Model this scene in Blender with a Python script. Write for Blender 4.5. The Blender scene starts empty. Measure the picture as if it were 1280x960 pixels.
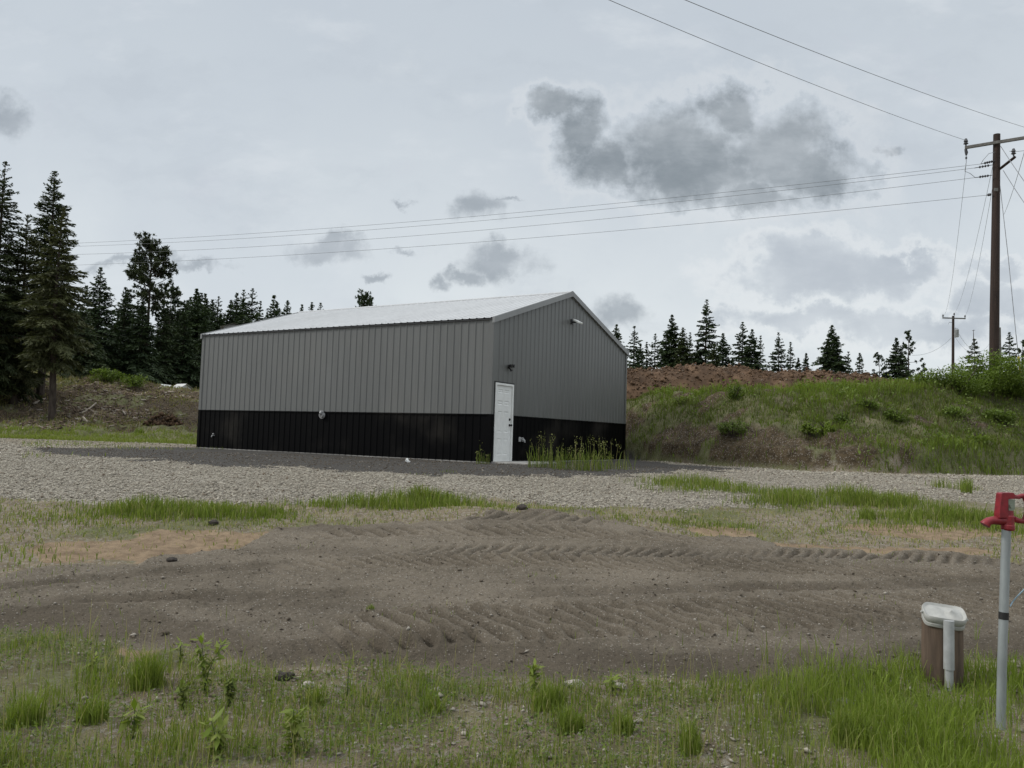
import bpy, math, random
import numpy as np
from mathutils import Vector, Matrix
R = np.random.RandomState(7)
random.seed(7)
C = bpy.context.scene.collection
sc = bpy.context.scene
# ------------------------------------------------------------------ camera numbers
F, PITCH, ROLL, EZ = 1013.0, 0.0642, 0.0311, 1.55
def ray(px, py):
    a, b = px-640, py-480
    cr, sr = math.cos(ROLL), math.sin(ROLL)
    u = cr*a+sr*b; v = -sr*a+cr*b
    c, s = math.cos(PITCH), math.sin(PITCH)
    d = np.array([u/F, c+s*v/F, s-c*v/F])
    return d/d[1]
def at(px, py, y):
    return np.array([0, 0, EZ])+ray(px, py)*y
# ------------------------------------------------------------------ noise
_T = np.random.RandomState(3).rand(256, 256)
def vnoise(x, y, s=0):
    x = np.asarray(x, float)+s*17.31; y = np.asarray(y, float)+s*9.77
    xi = np.floor(x).astype(int); yi = np.floor(y).astype(int)
    fx = x-xi; fy = y-yi
    fx = fx*fx*(3-2*fx); fy = fy*fy*(3-2*fy)
    a = _T[xi & 255, yi & 255]; b = _T[(xi+1) & 255, yi & 255]
    c = _T[xi & 255, (yi+1) & 255]; d = _T[(xi+1) & 255, (yi+1) & 255]
    return (a*(1-fx)+b*fx)*(1-fy)+(c*(1-fx)+d*fx)*fy
def fbm(x, y, oct=4, s=0):
    t = 0; a = .5
    for i in range(oct):
        t = t+a*vnoise(x*2**i, y*2**i, s+i*3); a *= .5
    return t/(1-.5**oct)
def sstep(a, b, x):
    t = np.clip((x-a)/(b-a), 0, 1); return t*t*(3-2*t)
# ------------------------------------------------------------------ terrain height
KY = [-400, 0, 4, 5, 8, 11, 14, 17, 19.5, 60, 200, 2500]
KZ = [0, 0, 0, .03, .2, .42, .62, .78, .855, .855, -.5, -14]
HX = [-60, -40, -26, -17.5, -12, -5, 2, 5, 9, 15, 25, 60]
HZ = [4.0, 3.9, 3.5, 2.6, 2.1, 2.0, 2.4, 2.45, 2.36, 2.98, 3.4, 3.6]
BX = [-60, -12, -9, 1.5, 4.3, 6.0, 8.0, 10, 15, 20, 30, 60]
BY = [33, 32.5, 34, 33, 28.6, 24.6, 22.3, 21.9, 23.8, 26, 28, 30]
WX = [-60, -15, -8, 2, 4.3, 6.0, 8, 15, 60]
WY = [14, 14, 6, 2, 2.6, 5.0, 5.0, 4.8, 6]
def base_z(x, y):
    x = np.asarray(x, float); y = np.asarray(y, float)
    z = np.interp(y, KY, KZ)
    t = np.clip((y-np.interp(x, BX, BY))/np.interp(x, WX, WY), 0, 1)
    prof = np.where(x > 3, (.2*sstep(0, .09, t)+.8*(.6*t+.4*t*t*(3-2*t)))+.0*t, .55*t+.45*t*t*(3-2*t))
    z = z+np.interp(x, HX, HZ)*prof
    # heap of dirt at the back of the foreground soil, low pile at the hydrant
    z = z+.16*np.exp(-((x-.1)/1.7)**2-((y-10.9)/.75)**2)
    z = z+.05*np.exp(-((x-2.8)/.35)**2-((y-4.4)/.3)**2)
    return z
def hit(px, py, y0=2., y1=70.):
    r = ray(px, py); ys = np.linspace(y0, y1, 9000)
    below = EZ+r[2]*ys < base_z(r[0]*ys, ys)
    i = int(np.argmax(below)) if below.any() else len(ys)-1
    return float(r[0]*ys[i]), float(ys[i])
def line(pts):
    q = sorted(hit(*p) for p in pts)
    return [a[0] for a in q], [a[1] for a in q]
# dirt (worked soil) outline
FEX, FEY = line([(-60, 782), (0, 785), (120, 792), (220, 800), (330, 838), (500, 832), (700, 848), (900, 850), (1100, 842), (1240, 826), (1340, 815)])
REX, REY = line([(-60, 735), (0, 728), (60, 712), (150, 712), (300, 690), (340, 668), (420, 662), (520, 655), (640, 641), (740, 650), (850, 672), (1000, 690), (1120, 692), (1240, 702), (1340, 712)])
GEX, GEY = line([(-60, 622), (0, 624), (160, 630), (330, 632), (430, 632), (560, 624), (700, 632), (830, 634), (980, 632), (1100, 622), (1200, 625), (1340, 640)])
PAD = [(-11.3, 19.0), (-6.6, 16.7), (-2.0, 16.1), (0.3, 16.05), (2.4, 16.9), (3.9, 18.6), (6.6, 21.4), (4.4, 26.5), (4, 34), (-9, 34), (-11, 25), (-12.3, 21.5)]
def poly_sd(x, y, P):
    x = np.asarray(x, float); y = np.asarray(y, float)
    d = np.full(np.broadcast(x, y).shape, 1e9); ins = np.zeros(d.shape, bool)
    n = len(P)
    for i in range(n):
        ax, ay = P[i]; bx, by = P[(i+1) % n]
        ex, ey = bx-ax, by-ay
        t = np.clip(((x-ax)*ex+(y-ay)*ey)/(ex*ex+ey*ey), 0, 1)
        d = np.minimum(d, np.hypot(x-ax-t*ex, y-ay-t*ey))
        c = ((ay > y) != (by > y)) & (x < (bx-ax)*(y-ay)/(by-ay+1e-12)+ax)
        ins ^= c
    return np.where(ins, d, -d)
def blobs(x, y, L):
    m = np.zeros(np.shape(x))
    for px, py, rx, ry in L:
        cx, cy = hit(px, py)
        m = np.maximum(m, 1-np.hypot((x-cx)/rx, (y-cy)/ry)*.75)
    return np.clip(m, 0, 1)
CLAY = [(90, 690, .85, .8), (250, 686, 1.05, 1.15), (310, 815, .35, .25), (900, 664, .5, .4), (1000, 688, 1.3, .35), (420, 800, .3, .2), (1100, 690, 1.6, .5), (1150, 665, 1.4, .7), (1200, 690, .9, .5)]
BARE = [(835, 572, 1.0, 1.0), (935, 578, 1.5, .5), (1065, 568, 1.5, 1.4), (1030, 578, .9, .5), (860, 494, .7, .7), (900, 499, .9, .6), (1160, 525, .9, .4), (1215, 528, .8, .4), (960, 495, .9, .3), (815, 506, .5, .3), (900, 535, 1.4, .4), (1080, 500, .5, .25)]
def zones(x, y):
    n1 = fbm(x*.9, y*.9, 4, 1)-.5; n2 = fbm(x*3.1, y*3.1, 3, 5)-.5; n = n1*1.0+n2*.5
    fe = np.interp(x, FEX, FEY); re = np.interp(x, REX, REY); ge = np.interp(x, GEX, GEY)
    dirt = sstep(-.18, .14, np.minimum(y-fe+n*.5, (re-y)+n*1.1))
    gsoft = np.where(x < -8, .9, .5)
    backedge = np.where(x < -9, 31.2, np.interp(x, BX, BY)-.35)
    gravel = sstep(-.3, .3, np.minimum((y-ge+n*1.2)/gsoft, backedge-y+n*1.2))
    pd = poly_sd(x, y, PAD)
    pad = sstep(-.35, .4, pd+n*1.7)
    clay = sstep(.3, .62, blobs(x, y, CLAY)-.06+n*1.25)*(y > 4)
    inbank = sstep(-.3, .5, y-np.interp(x, BX, BY))
    bare = sstep(.32, .72, blobs(x, y, BARE)-.03+n*1.15)*(x > 3)*inbank
    ee = y-np.interp(x, BX, BY)
    bare = np.maximum(bare, sstep(.47, .6, fbm(x*.55, y*.8, 4, 151)+.12*sstep(1.2, 0, ee))*sstep(2.6, 1.0, ee)*inbank*(x > 3)*sstep(12.5, 10.5, x))
    left = (x < -9)*sstep(35.3, 37.5, y+n*4)
    bare = np.maximum(bare, left*np.clip(.5+n*2.2+sstep(-30, -18, x)*.2, 0, .95))
    grass = np.clip(.45+n1*1.5+inbank*.6, 0, 1)
    # sparse gravel with weeds on the far left yard
    yard = (x < -9)*sstep(21, 26, y+n*7)*(1-sstep(30, 32, y))
    pad = pad*(1-inbank*(x > 3))
    soil = np.maximum(bare, .42*inbank*(x > 3)*(y < 60))
    return dict(soil=soil, dirt=dirt, gravel=gravel*(1-pad)*(1-.55*yard), pad=np.clip(pad+.35*yard*(n > 0), 0, 1), clay=clay, grass=grass, bare=bare, n=n)
# ruts: centre line sighted on the ground, half width, depth, lug spacing, lug skew, lug height
RUTS = []
for pts, hw, dep, sp, sk, la in [
    ([(400, 802), (560, 796), (700, 790), (850, 785), (1000, 778), (1240, 764), (1400, 754)], .4, .03, .165, .6, .043),
    ([(330, 718), (450, 714), (540, 711), (700, 712), (820, 716), (940, 718), (1080, 722), (1240, 730), (1400, 736)], .26, .03, .17, .8, .024),
    ([(500, 699), (620, 697), (760, 700), (900, 703), (1060, 701), (1240, 708), (1400, 714)], .24, .025, .16, -.7, .016),
    ([(380, 677), (540, 672), (700, 674), (860, 683), (960, 691)], .24, .025, .2, .8, .02),
    ([(500, 654), (640, 649), (760, 656)], .22, .02, .2, -.7, .018),
    ([(-40, 748), (90, 735), (200, 724), (340, 716)], .16, .035, .3, .5, .008),
    ([(20, 764), (150, 760), (300, 756), (470, 750)], .14, .025, .3, .5, .008),
    ([(620, 752), (800, 748), (1000, 744), (1240, 738)], .14, .022, .25, .6, .01)]:
    RUTS.append((*line(pts), hw, dep, sp, sk, la))
def fine_z(x, y, Z):
    Z['shade_damp'] = np.zeros(np.shape(x))
    z = base_z(x, y)
    d = Z['dirt']
    z = z+.055*d*sstep(0, .35, y-np.interp(x, FEX, FEY)+Z['n']*.3)
    near = (y > 4.5) & (y < 12.5) & (np.abs(x) < 14)
    xx, yy, dd = x[near], y[near], d[near]
    add = np.zeros(xx.shape); groove_shade = np.zeros(xx.shape)
    wob = (fbm(xx*.8, yy*.8, 2, 40)-.5)*.22
    for cxs, cys, hw, dep, sp, sk, la in RUTS:
        t = yy-np.interp(xx, cxs, cys)+wob*.3
        win = sstep(hw+.07, hw-.05, np.abs(t))
        berm = np.exp(-((np.abs(t)-hw-.06)/.06)**2)
        fade = sstep(cxs[0]-.2, cxs[0]+.5, xx)*sstep(cxs[-1]+.2, cxs[-1]-.5, xx)*(.55+.45*sstep(.35, .55, fbm(xx*.9+hw*50, yy*.3, 2, 60)))
        ph = (xx+sk*t)/sp+(fbm(xx*2.5, yy*2.5, 3, 70)-.5)*.5
        saw = np.abs((ph % 1)-.5)*2
        groove_shade = np.maximum(groove_shade, fade*win*(1-sstep(.2, .6, saw)*(la > .015)))  # shade painted into the lug grooves so the treads read
        lug = sstep(.25, .7, saw)*(.7+.6*fbm(xx*3, yy*3, 2, 80))
        add += fade*(-dep*1.2*win+la*2.5*win*lug+berm*.035)
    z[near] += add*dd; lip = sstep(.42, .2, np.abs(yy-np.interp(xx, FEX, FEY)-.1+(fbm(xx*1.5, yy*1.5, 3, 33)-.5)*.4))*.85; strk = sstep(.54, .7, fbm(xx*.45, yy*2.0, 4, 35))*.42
    Z['shade_damp'][near] = np.maximum(np.maximum(groove_shade, lip), strk)*dd  # painted groove shade merged with damp soil at the lip and in streaks
    z[near] += dd*((fbm(xx*7, yy*7, 4, 90)-.5)*.045+(fbm(xx*30, yy*30, 3, 95)-.5)*.022)
    rough = (1-d)*(y < 14)
    z = z+rough*((fbm(x*5, y*5, 4, 100)-.5)*.06+(fbm(x*22, y*22, 2, 105)-.5)*.02)
    inb = sstep(0, 1.5, y-np.interp(x, BX, BY))*(y < 60)*(x > -60)
    z = z+inb*((fbm(x*.55, y*.55, 3, 110)-.5)*.6+(fbm(x*2.2, y*2.2, 3, 115)-.5)*.42)
    z = z+(y > 14)*(1-inb)*(fbm(x*.6, y*.6, 3, 120)-.5)*.05*(y < 60)
    return z
# ------------------------------------------------------------------ object helpers
def tag(o, label=None, cat=None, group=None, kind=None):
    if label: o['label'] = label
    if cat: o['category'] = cat
    if group: o['group'] = group
    if kind: o['kind'] = kind
    return o
def link(o, parent=None):
    C.objects.link(o)
    if parent is not None: o.parent = parent
    return o
def empty(name, loc, rz=0, label=None, cat=None, group=None):
    o = bpy.data.objects.new(name, None); C.objects.link(o)
    o.empty_display_size = .2; o.location = [float(v) for v in loc]; o.rotation_euler = (0, 0, rz)
    return tag(o, label, cat, group)
def np_mesh(name, V, tris, mat=None, parent=None, col=None, quads=None, cols=None, smooth=False):
    """one mesh object from numpy arrays"""
    me = bpy.data.meshes.new(name)
    V = np.asarray(V, np.float32); n = len(V)
    tris = np.zeros((0, 3), np.int32) if tris is None else np.asarray(tris, np.int32)
    quads = np.zeros((0, 4), np.int32) if quads is None else np.asarray(quads, np.int32)
    me.vertices.add(n); me.vertices.foreach_set('co', V.ravel())
    nl = tris.size+quads.size; me.loops.add(nl)
    me.loops.foreach_set('vertex_index', np.concatenate([tris.ravel(), quads.ravel()]))
    npoly = len(tris)+len(quads); me.polygons.add(npoly)
    st = np.concatenate([np.arange(len(tris))*3, len(tris)*3+np.arange(len(quads))*4]).astype(np.int32)
    me.polygons.foreach_set('loop_start', st)
    if smooth: me.polygons.foreach_set('use_smooth', np.ones(npoly, bool))
    allc = dict(cols or {})
    if col is not None: allc['tint'] = col
    for k, c in allc.items():
        c = np.asarray(c, np.float32)
        if c.ndim == 1: c = np.stack([c, c, c], 1)
        a = me.color_attributes.new(k, 'FLOAT_COLOR', 'POINT')
        a.data.foreach_set('color', np.concatenate([c, np.ones((n, 1), np.float32)], 1).ravel())
    me.update(calc_edges=True); me.validate()
    if mat: me.materials.append(mat)
    return link(bpy.data.objects.new(name, me), parent)
class MB:
    """collects boxes, tubes and lathes, then links them as one mesh"""
    def __init__(s): s.v = []; s.q = []; s.t = []
    def add(s, v, q=(), t=()):
        o = len(s.v); s.v += [tuple(map(float, p)) for p in v]
        s.q += [tuple(i+o for i in f) for f in q]; s.t += [tuple(i+o for i in f) for f in t]
    def box(s, a, b, M=None):
        (x0, y0, z0), (x1, y1, z1) = a, b
        v = [(x0, y0, z0), (x1, y0, z0), (x1, y1, z0), (x0, y1, z0), (x0, y0, z1), (x1, y0, z1), (x1, y1, z1), (x0, y1, z1)]
        if M is not None: v = [M @ Vector(p) for p in v]
        s.add(v, [(0, 3, 2, 1), (4, 5, 6, 7), (0, 1, 5, 4), (1, 2, 6, 5), (2, 3, 7, 6), (3, 0, 4, 7)])
    def tube(s, pts, r, n=8, cap=True):
        pts = [Vector([float(c) for c in p]) for p in pts]
        rr = r if hasattr(r, '__len__') else [r]*len(pts)
        rings = []
        for i, p in enumerate(pts):
            d = (pts[min(i+1, len(pts)-1)]-pts[max(i-1, 0)]).normalized()
            u = d.cross(Vector((0, 0, 1)) if abs(d.z) < .9 else Vector((1, 0, 0))).normalized(); w = d.cross(u)
            rings += [p+(u*math.cos(k*2*math.pi/n)+w*math.sin(k*2*math.pi/n))*rr[i] for k in range(n)]
        q = []
        for i in range(len(pts)-1):
            for k in range(n):
                a = i*n+k; b = i*n+(k+1) % n; q.append((a, a+n, b+n, b))
        t = []
        if cap:
            m = len(rings); rings += [pts[0], pts[-1]]; e = (len(pts)-1)*n
            for k in range(n):
                t.append((m, k, (k+1) % n)); t.append((m+1, e+(k+1) % n, e+k))
        s.add(rings, q, t)
    def lathe(s, c, prof, n=16, sx=1, sy=1):
        v = []; q = []
        for r, z in prof:
            for k in range(n):
                a = k*2*math.pi/n
                v.append((c[0]+r*sx*math.cos(a), c[1]+r*sy*math.sin(a), c[2]+z))
        for i in range(len(prof)-1):
            for k in range(n):
                a = i*n+k; b = i*n+(k+1) % n; q.append((a, b, b+n, a+n))
        s.add(v, q)
    def build(s, name, mat, parent=None, smooth=False, bevel=0):
        me = bpy.data.meshes.new(name)
        me.from_pydata(s.v, [], s.q+s.t); me.update()
        if mat: me.materials.append(mat)
        if smooth:
            me.polygons.foreach_set('use_smooth', np.ones(len(me.polygons), bool))
            me.set_sharp_from_angle(angle=math.radians(40))
        o = link(bpy.data.objects.new(name, me), parent)
        if bevel:
            m = o.modifiers.new('edge', 'BEVEL'); m.width = bevel; m.segments = 2
        return o
# ------------------------------------------------------------------ materials
class NT:
    def __init__(s, m): s.t = m.node_tree; s.n = s.t.nodes; s.l = s.t.links
    def new(s, kind, **kw):
        n = s.n.new('ShaderNode'+kind)
        for k, v in kw.items(): setattr(n, k, v)
        return n
    def put(s, inp, v):
        if hasattr(v, 'is_output') or isinstance(v, bpy.types.NodeSocket): s.l.new(v, inp)
        else: inp.default_value = v
    def math(s, op, a, b=None, c=None, clamp=False):
        n = s.new('Math', operation=op, use_clamp=clamp)
        for i, v in enumerate((a, b, c)):
            if v is not None: s.put(n.inputs[i], v)
        return n.outputs[0]
    def vec(s, op, a, b=None, out=0):
        n = s.new('VectorMath', operation=op); s.put(n.inputs[0], a)
        if b is not None: s.put(n.inputs[1], b)
        return n.outputs[out]
    def mix(s, f, a, b, blend='MIX'):
        n = s.new('Mix', data_type='RGBA', blend_type=blend, clamp_factor=True)
        s.put(n.inputs[0], f)
        for i, v in ((6, a), (7, b)): s.put(n.inputs[i], v if not isinstance(v, tuple) else (*v[:3], 1))
        return n.outputs[2]
    def ramp(s, f, a, b):
        n = s.new('MapRange', interpolation_type='SMOOTHSTEP', clamp=True)
        s.put(n.inputs[0], f); n.inputs[1].default_value = a; n.inputs[2].default_value = b
        return n.outputs[0]
    def noise(s, v, scale, detail=4, rough=.55, out=0):
        n = s.new('TexNoise'); s.put(n.inputs['Vector'], v); n.inputs['Scale'].default_value = scale
        n.inputs['Detail'].default_value = detail; n.inputs['Roughness'].default_value = rough
        return n.outputs[out]
    def voro(s, v, scale, feature='F1'):
        n = s.new('TexVoronoi', feature=feature); s.put(n.inputs['Vector'], v); n.inputs['Scale'].default_value = scale
        return n
def mat(name):
    m = bpy.data.materials.new(name); m.use_nodes = True
    t = NT(m); b = t.n['Principled BSDF']
    return m, t, b
def simple(name, col, rough=.6, metal=0., var=.25, scale=6., bump=.0, bscale=40., dirt=None, spec=.5, stretch=(1, 1, 1)):
    m, t, b = mat(name)
    p = t.new('TexCoord').outputs['Object']
    p = t.vec('MULTIPLY', p, stretch)
    n = t.noise(p, scale, 6, .6)
    lo = tuple(c*(1-var) for c in col); hi = tuple(min(1, c*(1+var)) for c in col)
    c = t.mix(t.ramp(n, .3, .7), lo, hi)
    if dirt: c = t.mix(t.math('MULTIPLY', t.ramp(t.noise(p, scale*.37, 5, .7), .5, .75), dirt[1]), c, dirt[0])
    t.put(b.inputs['Base Color'], c); b.inputs['Metallic'].default_value = metal
    t.put(b.inputs['Roughness'], t.math('MULTIPLY_ADD', t.noise(p, scale*2.3, 4), .25, rough-.12))
    b.inputs['Specular IOR Level'].default_value = spec
    if bump:
        bn = t.new('Bump'); bn.inputs['Strength'].default_value = bump; bn.inputs['Distance'].default_value = .01
        t.put(bn.inputs['Height'], t.noise(p, bscale, 6, .65)); t.put(b.inputs['Normal'], bn.outputs[0])
    return m
def foliage(name, dark, light, straw=None, trans=.35, rough=.6):
    """tint attribute: r = dark to light, g = straw or olive share"""
    m, t, b = mat(name)
    at_ = t.new('Attribute', attribute_name='tint'); sp = t.new('SeparateColor'); t.put(sp.inputs[0], at_.outputs['Color'])
    c = t.mix(sp.outputs[0], dark, light)
    if straw: c = t.mix(sp.outputs[1], c, straw)
    t.put(b.inputs['Base Color'], c); b.inputs['Roughness'].default_value = rough; b.inputs['Specular IOR Level'].default_value = .25
    tr = t.new('BsdfTranslucent'); t.put(tr.inputs[0], t.mix(1., c, (1.1, 1.2, .6), 'MULTIPLY'))
    mx = t.new('MixShader'); mx.inputs[0].default_value = trans
    t.l.new(b.outputs[0], mx.inputs[1]); t.l.new(tr.outputs[0], mx.inputs[2])
    t.l.new(mx.outputs[0], t.n['Material Output'].inputs[0])
    return m
def tinted(name, dark, light, third, rough=.9, bump=.4):
    m, t, b = mat(name)
    at_ = t.new('Attribute', attribute_name='tint'); sp = t.new('SeparateColor'); t.put(sp.inputs[0], at_.outputs['Color'])
    c = t.mix(sp.outputs[1], t.mix(sp.outputs[0], dark, light), third)
    p = t.new('TexCoord').outputs['Object']; n = t.noise(p, 60, 5, .7)
    c = t.mix(t.ramp(n, .3, .7), t.mix(1., c, (.72, .7, .68), 'MULTIPLY'), c)
    t.put(b.inputs['Base Color'], c); b.inputs['Roughness'].default_value = rough; b.inputs['Specular IOR Level'].default_value = .2
    return m
M = {}
M['grass'] = foliage('grass_blades', (.055, .09, .012), (.2, .27, .036), (.38, .33, .16))
M['bankgrass'] = foliage('bank_grass_blades', (.05, .08, .012), (.2, .28, .036), (.13, .105, .052))
M['hillgrass'] = foliage('hill_grass_blades', (.05, .072, .014), (.19, .24, .045), (.3, .24, .125))
M['shrub'] = foliage('shrub_leaves', (.042, .07, .013), (.14, .205, .034), (.19, .23, .055))
M['needle'] = foliage('conifer_needles', (.021, .037, .018), (.065, .094, .041), (.12, .125, .05), trans=.15)
M['needle_near'] = foliage('conifer_needles_near', (.023, .035, .017), (.06, .077, .032), (.1, .102, .042), trans=.15)  # separate needle tone for the nearby trees
M['bark'] = simple('bark', (.06, .048, .04), .95, var=.45, scale=9, bump=.8, bscale=18, stretch=(1, 1, .25), spec=.15)
M['stone'] = tinted('pebbles', (.25, .226, .185), (.55, .51, .425), (.18, .14, .1))
M['clod'] = tinted('soil_clods', (.08, .065, .05), (.17, .14, .105), (.4, .37, .32))
M['rubble'] = tinted('rust_rubble', (.07, .044, .027), (.19, .12, .073), (.3, .25, .19))
M['debris'] = tinted('wood_debris', (.09, .066, .048), (.26, .2, .145), (.42, .38, .32))
def terrain_mat():
    m, t, b = mat('terrain')
    P = t.new('NewGeometry').outputs['Position']
    def sep(nm):
        a = t.new('Attribute', attribute_name=nm); s = t.new('SeparateColor'); t.put(s.inputs[0], a.outputs['Color']); return s.outputs
    za, zb, zc = sep('za'), sep('zb'), sep('zc')
    big = t.noise(P, .7, 5, .6); mid = t.noise(P, 5, 6, .65); finen = t.noise(P, 34, 6, .7); vfine = t.noise(P, 120, 4, .7)
    def sharp(mk, w=.55):
        return t.ramp(t.math('ADD', mk, t.math('MULTIPLY', t.math('SUBTRACT', finen, .5), w)), .32, .68)
    # base verge: stony soil with dead thatch and moss green
    v1 = t.voro(P, 42); vs = t.new('SeparateColor'); t.put(vs.inputs[0], v1.outputs['Color'])
    soil = t.mix(t.ramp(mid, .3, .7), (.18, .145, .1), (.32, .265, .185))
    soil = t.mix(t.math('MULTIPLY', t.ramp(vs.outputs[0], .72, .86), .8), soil, (.36, .33, .28))
    soil = t.mix(t.math('MULTIPLY', t.ramp(vfine, .55, .35), .6), soil, (.06, .05, .036))
    green = t.mix(t.ramp(finen, .3, .7), (.045, .066, .014), (.125, .16, .036))
    c = t.mix(t.math('MULTIPLY', t.ramp(t.math('ADD', zb[1], t.math('MULTIPLY', t.math('SUBTRACT', mid, .5), .9)), .4, .9), .6), soil, green)
    # clay
    clay = t.mix(t.ramp(mid, .3, .7), (.21, .152, .1), (.36, .27, .175))
    clay = t.mix(t.math('MULTIPLY', t.ramp(vfine, .5, .35), .5), clay, (.11, .075, .05))
    c = t.mix(sharp(zb[0]), c, clay)
    # bare brown bank soil
    bare = t.mix(t.ramp(mid, .3, .7), (.04, .03, .018), (.108, .08, .047))
    bare = t.mix(t.math('MULTIPLY', t.ramp(vs.outputs[1], .85, .93), .7), bare, (.26, .23, .2))
    c = t.mix(sharp(zb[2]), c, bare)
    # worked dirt
    d1 = t.mix(t.ramp(t.math('ADD', t.math('MULTIPLY', big, .5), t.math('MULTIPLY', finen, .5)), .35, .65), (.14, .119, .091), (.245, .21, .162))
    d1 = t.mix(t.math('MULTIPLY', t.ramp(vfine, .52, .36), .55), d1, (.075, .06, .045))
    v2 = t.voro(P, 75); s2 = t.new('SeparateColor'); t.put(s2.inputs[0], v2.outputs['Color'])
    d1 = t.mix(t.math('MULTIPLY', t.math('MULTIPLY', t.ramp(s2.outputs[0], .9, .93), t.ramp(v2.outputs['Distance'], .5, .3)), .75), d1, (.42, .39, .34))
    d1 = t.mix(t.math('MULTIPLY', zc[0], t.math('MULTIPLY_ADD', t.ramp(finen, .2, .7), .4, .6)), d1, t.mix(1., d1, (.55, .53, .51), 'MULTIPLY'))  # darkens dirt by the painted groove shade and the damp soil
    c = t.mix(sharp(za[1]), c, d1)
    # pale gravel
    v3 = t.voro(P, 46); s3 = t.new('SeparateColor'); t.put(s3.inputs[0], v3.outputs['Color'])
    g = t.mix(s3.outputs[0], (.29, .262, .215), (.54, .5, .42))
    g = t.mix(t.math('MULTIPLY', t.ramp(s3.outputs[1], .8, .9), .8), g, (.1, .09, .08))
    g = t.mix(t.math('MULTIPLY', t.ramp(v3.outputs['Distance'], .5, .8), .55), g, (.12, .108, .088))
    g = t.mix(t.ramp(t.noise(t.vec('MULTIPLY', P, (.35, 1.1, 1)), 1.1, 5, .6), .35, .7), t.mix(1., g, (.8, .79, .77), 'MULTIPLY'), g)
    c = t.mix(sharp(za[0]), c, g)
    # dark gravel pad
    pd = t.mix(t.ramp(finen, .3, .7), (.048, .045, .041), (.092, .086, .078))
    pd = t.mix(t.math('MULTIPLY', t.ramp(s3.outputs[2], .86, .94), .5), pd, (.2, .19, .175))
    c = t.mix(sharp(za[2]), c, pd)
    t.put(b.inputs['Base Color'], c); b.inputs['Roughness'].default_value = .95; b.inputs['Specular IOR Level'].default_value = .15
    h = t.math('ADD', t.math('MULTIPLY', finen, .035), t.math('MULTIPLY', vfine, .012))
    h = t.math('ADD', h, t.math('MULTIPLY', t.math('MULTIPLY', t.ramp(v3.outputs['Distance'], .7, .1), za[0]), .016))
    bn = t.new('Bump'); bn.inputs['Strength'].default_value = .9; bn.inputs['Distance'].default_value = 1.
    t.put(bn.inputs['Height'], h); t.put(b.inputs['Normal'], bn.outputs[0])
    return m
M['terrain'] = terrain_mat()
# ------------------------------------------------------------------ terrain mesh
def rows():
    r = list(-np.geomspace(1, 300, 14)[::-1])+list(np.arange(0, 3, .25))+list(np.arange(3, 5.2, .03))+list(np.arange(5.2, 11.6, .021))
    r += list(np.arange(11.6, 17, .05))+list(np.arange(17, 37, .11))+list(np.arange(37, 50, .3))+list(np.geomspace(50, 2400, 40))
    return np.array(r)
YR = rows()
TC = np.concatenate([-np.geomspace(.82, 3, 16)[::-1], np.linspace(-.8, .8, 560), np.geomspace(.82, 3, 16)])
SY = np.where(YR < 3, 3+(3-YR)*1., YR)
GX = SY[:, None]*TC[None, :]; GY = np.repeat(YR[:, None], len(TC), 1)
gx, gy = GX.ravel(), GY.ravel()
Z = zones(gx, gy)
gz = fine_z(gx, gy, Z)
def ground_z(x, y):
    x = np.atleast_1d(np.asarray(x, float)); y = np.atleast_1d(np.asarray(y, float))
    return fine_z(x.copy(), y.copy(), zones(x, y))
def gpt(px, py):
    x, y = hit(px, py); return np.array([x, y, float(ground_z(x, y)[0])])
V = np.stack([gx, gy, gz], 1)
nr, nc = GX.shape
idx = np.arange(nr*nc).reshape(nr, nc)
Q = np.stack([idx[:-1, :-1], idx[:-1, 1:], idx[1:, 1:], idx[1:, :-1]], -1).reshape(-1, 4)
fc = lambda k: Z[k][Q].mean(1)
fx = gx[Q].mean(1); fy = gy[Q].mean(1)
inb = fy > np.interp(fx, BX, BY)+.0
zone = np.zeros(len(Q), int)
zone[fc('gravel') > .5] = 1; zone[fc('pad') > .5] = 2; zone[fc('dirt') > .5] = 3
zone[inb & (fx > 2) & (fy < 60)] = 4; zone[(fy > 32.2) & (fx <= 2) & (fy < 60)] = 5
za = np.stack([Z['gravel'], Z['dirt'], Z['pad']], 1); zb = np.stack([Z['clay'], Z['grass'], Z['soil']], 1)
for k, nm in enumerate(['ground', 'gravel_drive', 'dark_gravel_pad', 'dirt_track', 'grassy_bank', 'hillside']):
    q = Q[zone == k]; u, inv = np.unique(q, return_inverse=True)
    o = np_mesh(nm, V[u], None, M['terrain'], quads=inv.reshape(-1, 4), cols={'za': za[u], 'zb': zb[u], 'zc': Z['shade_damp'][u]}, smooth=True)
    o['kind'] = 'structure'
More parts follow.
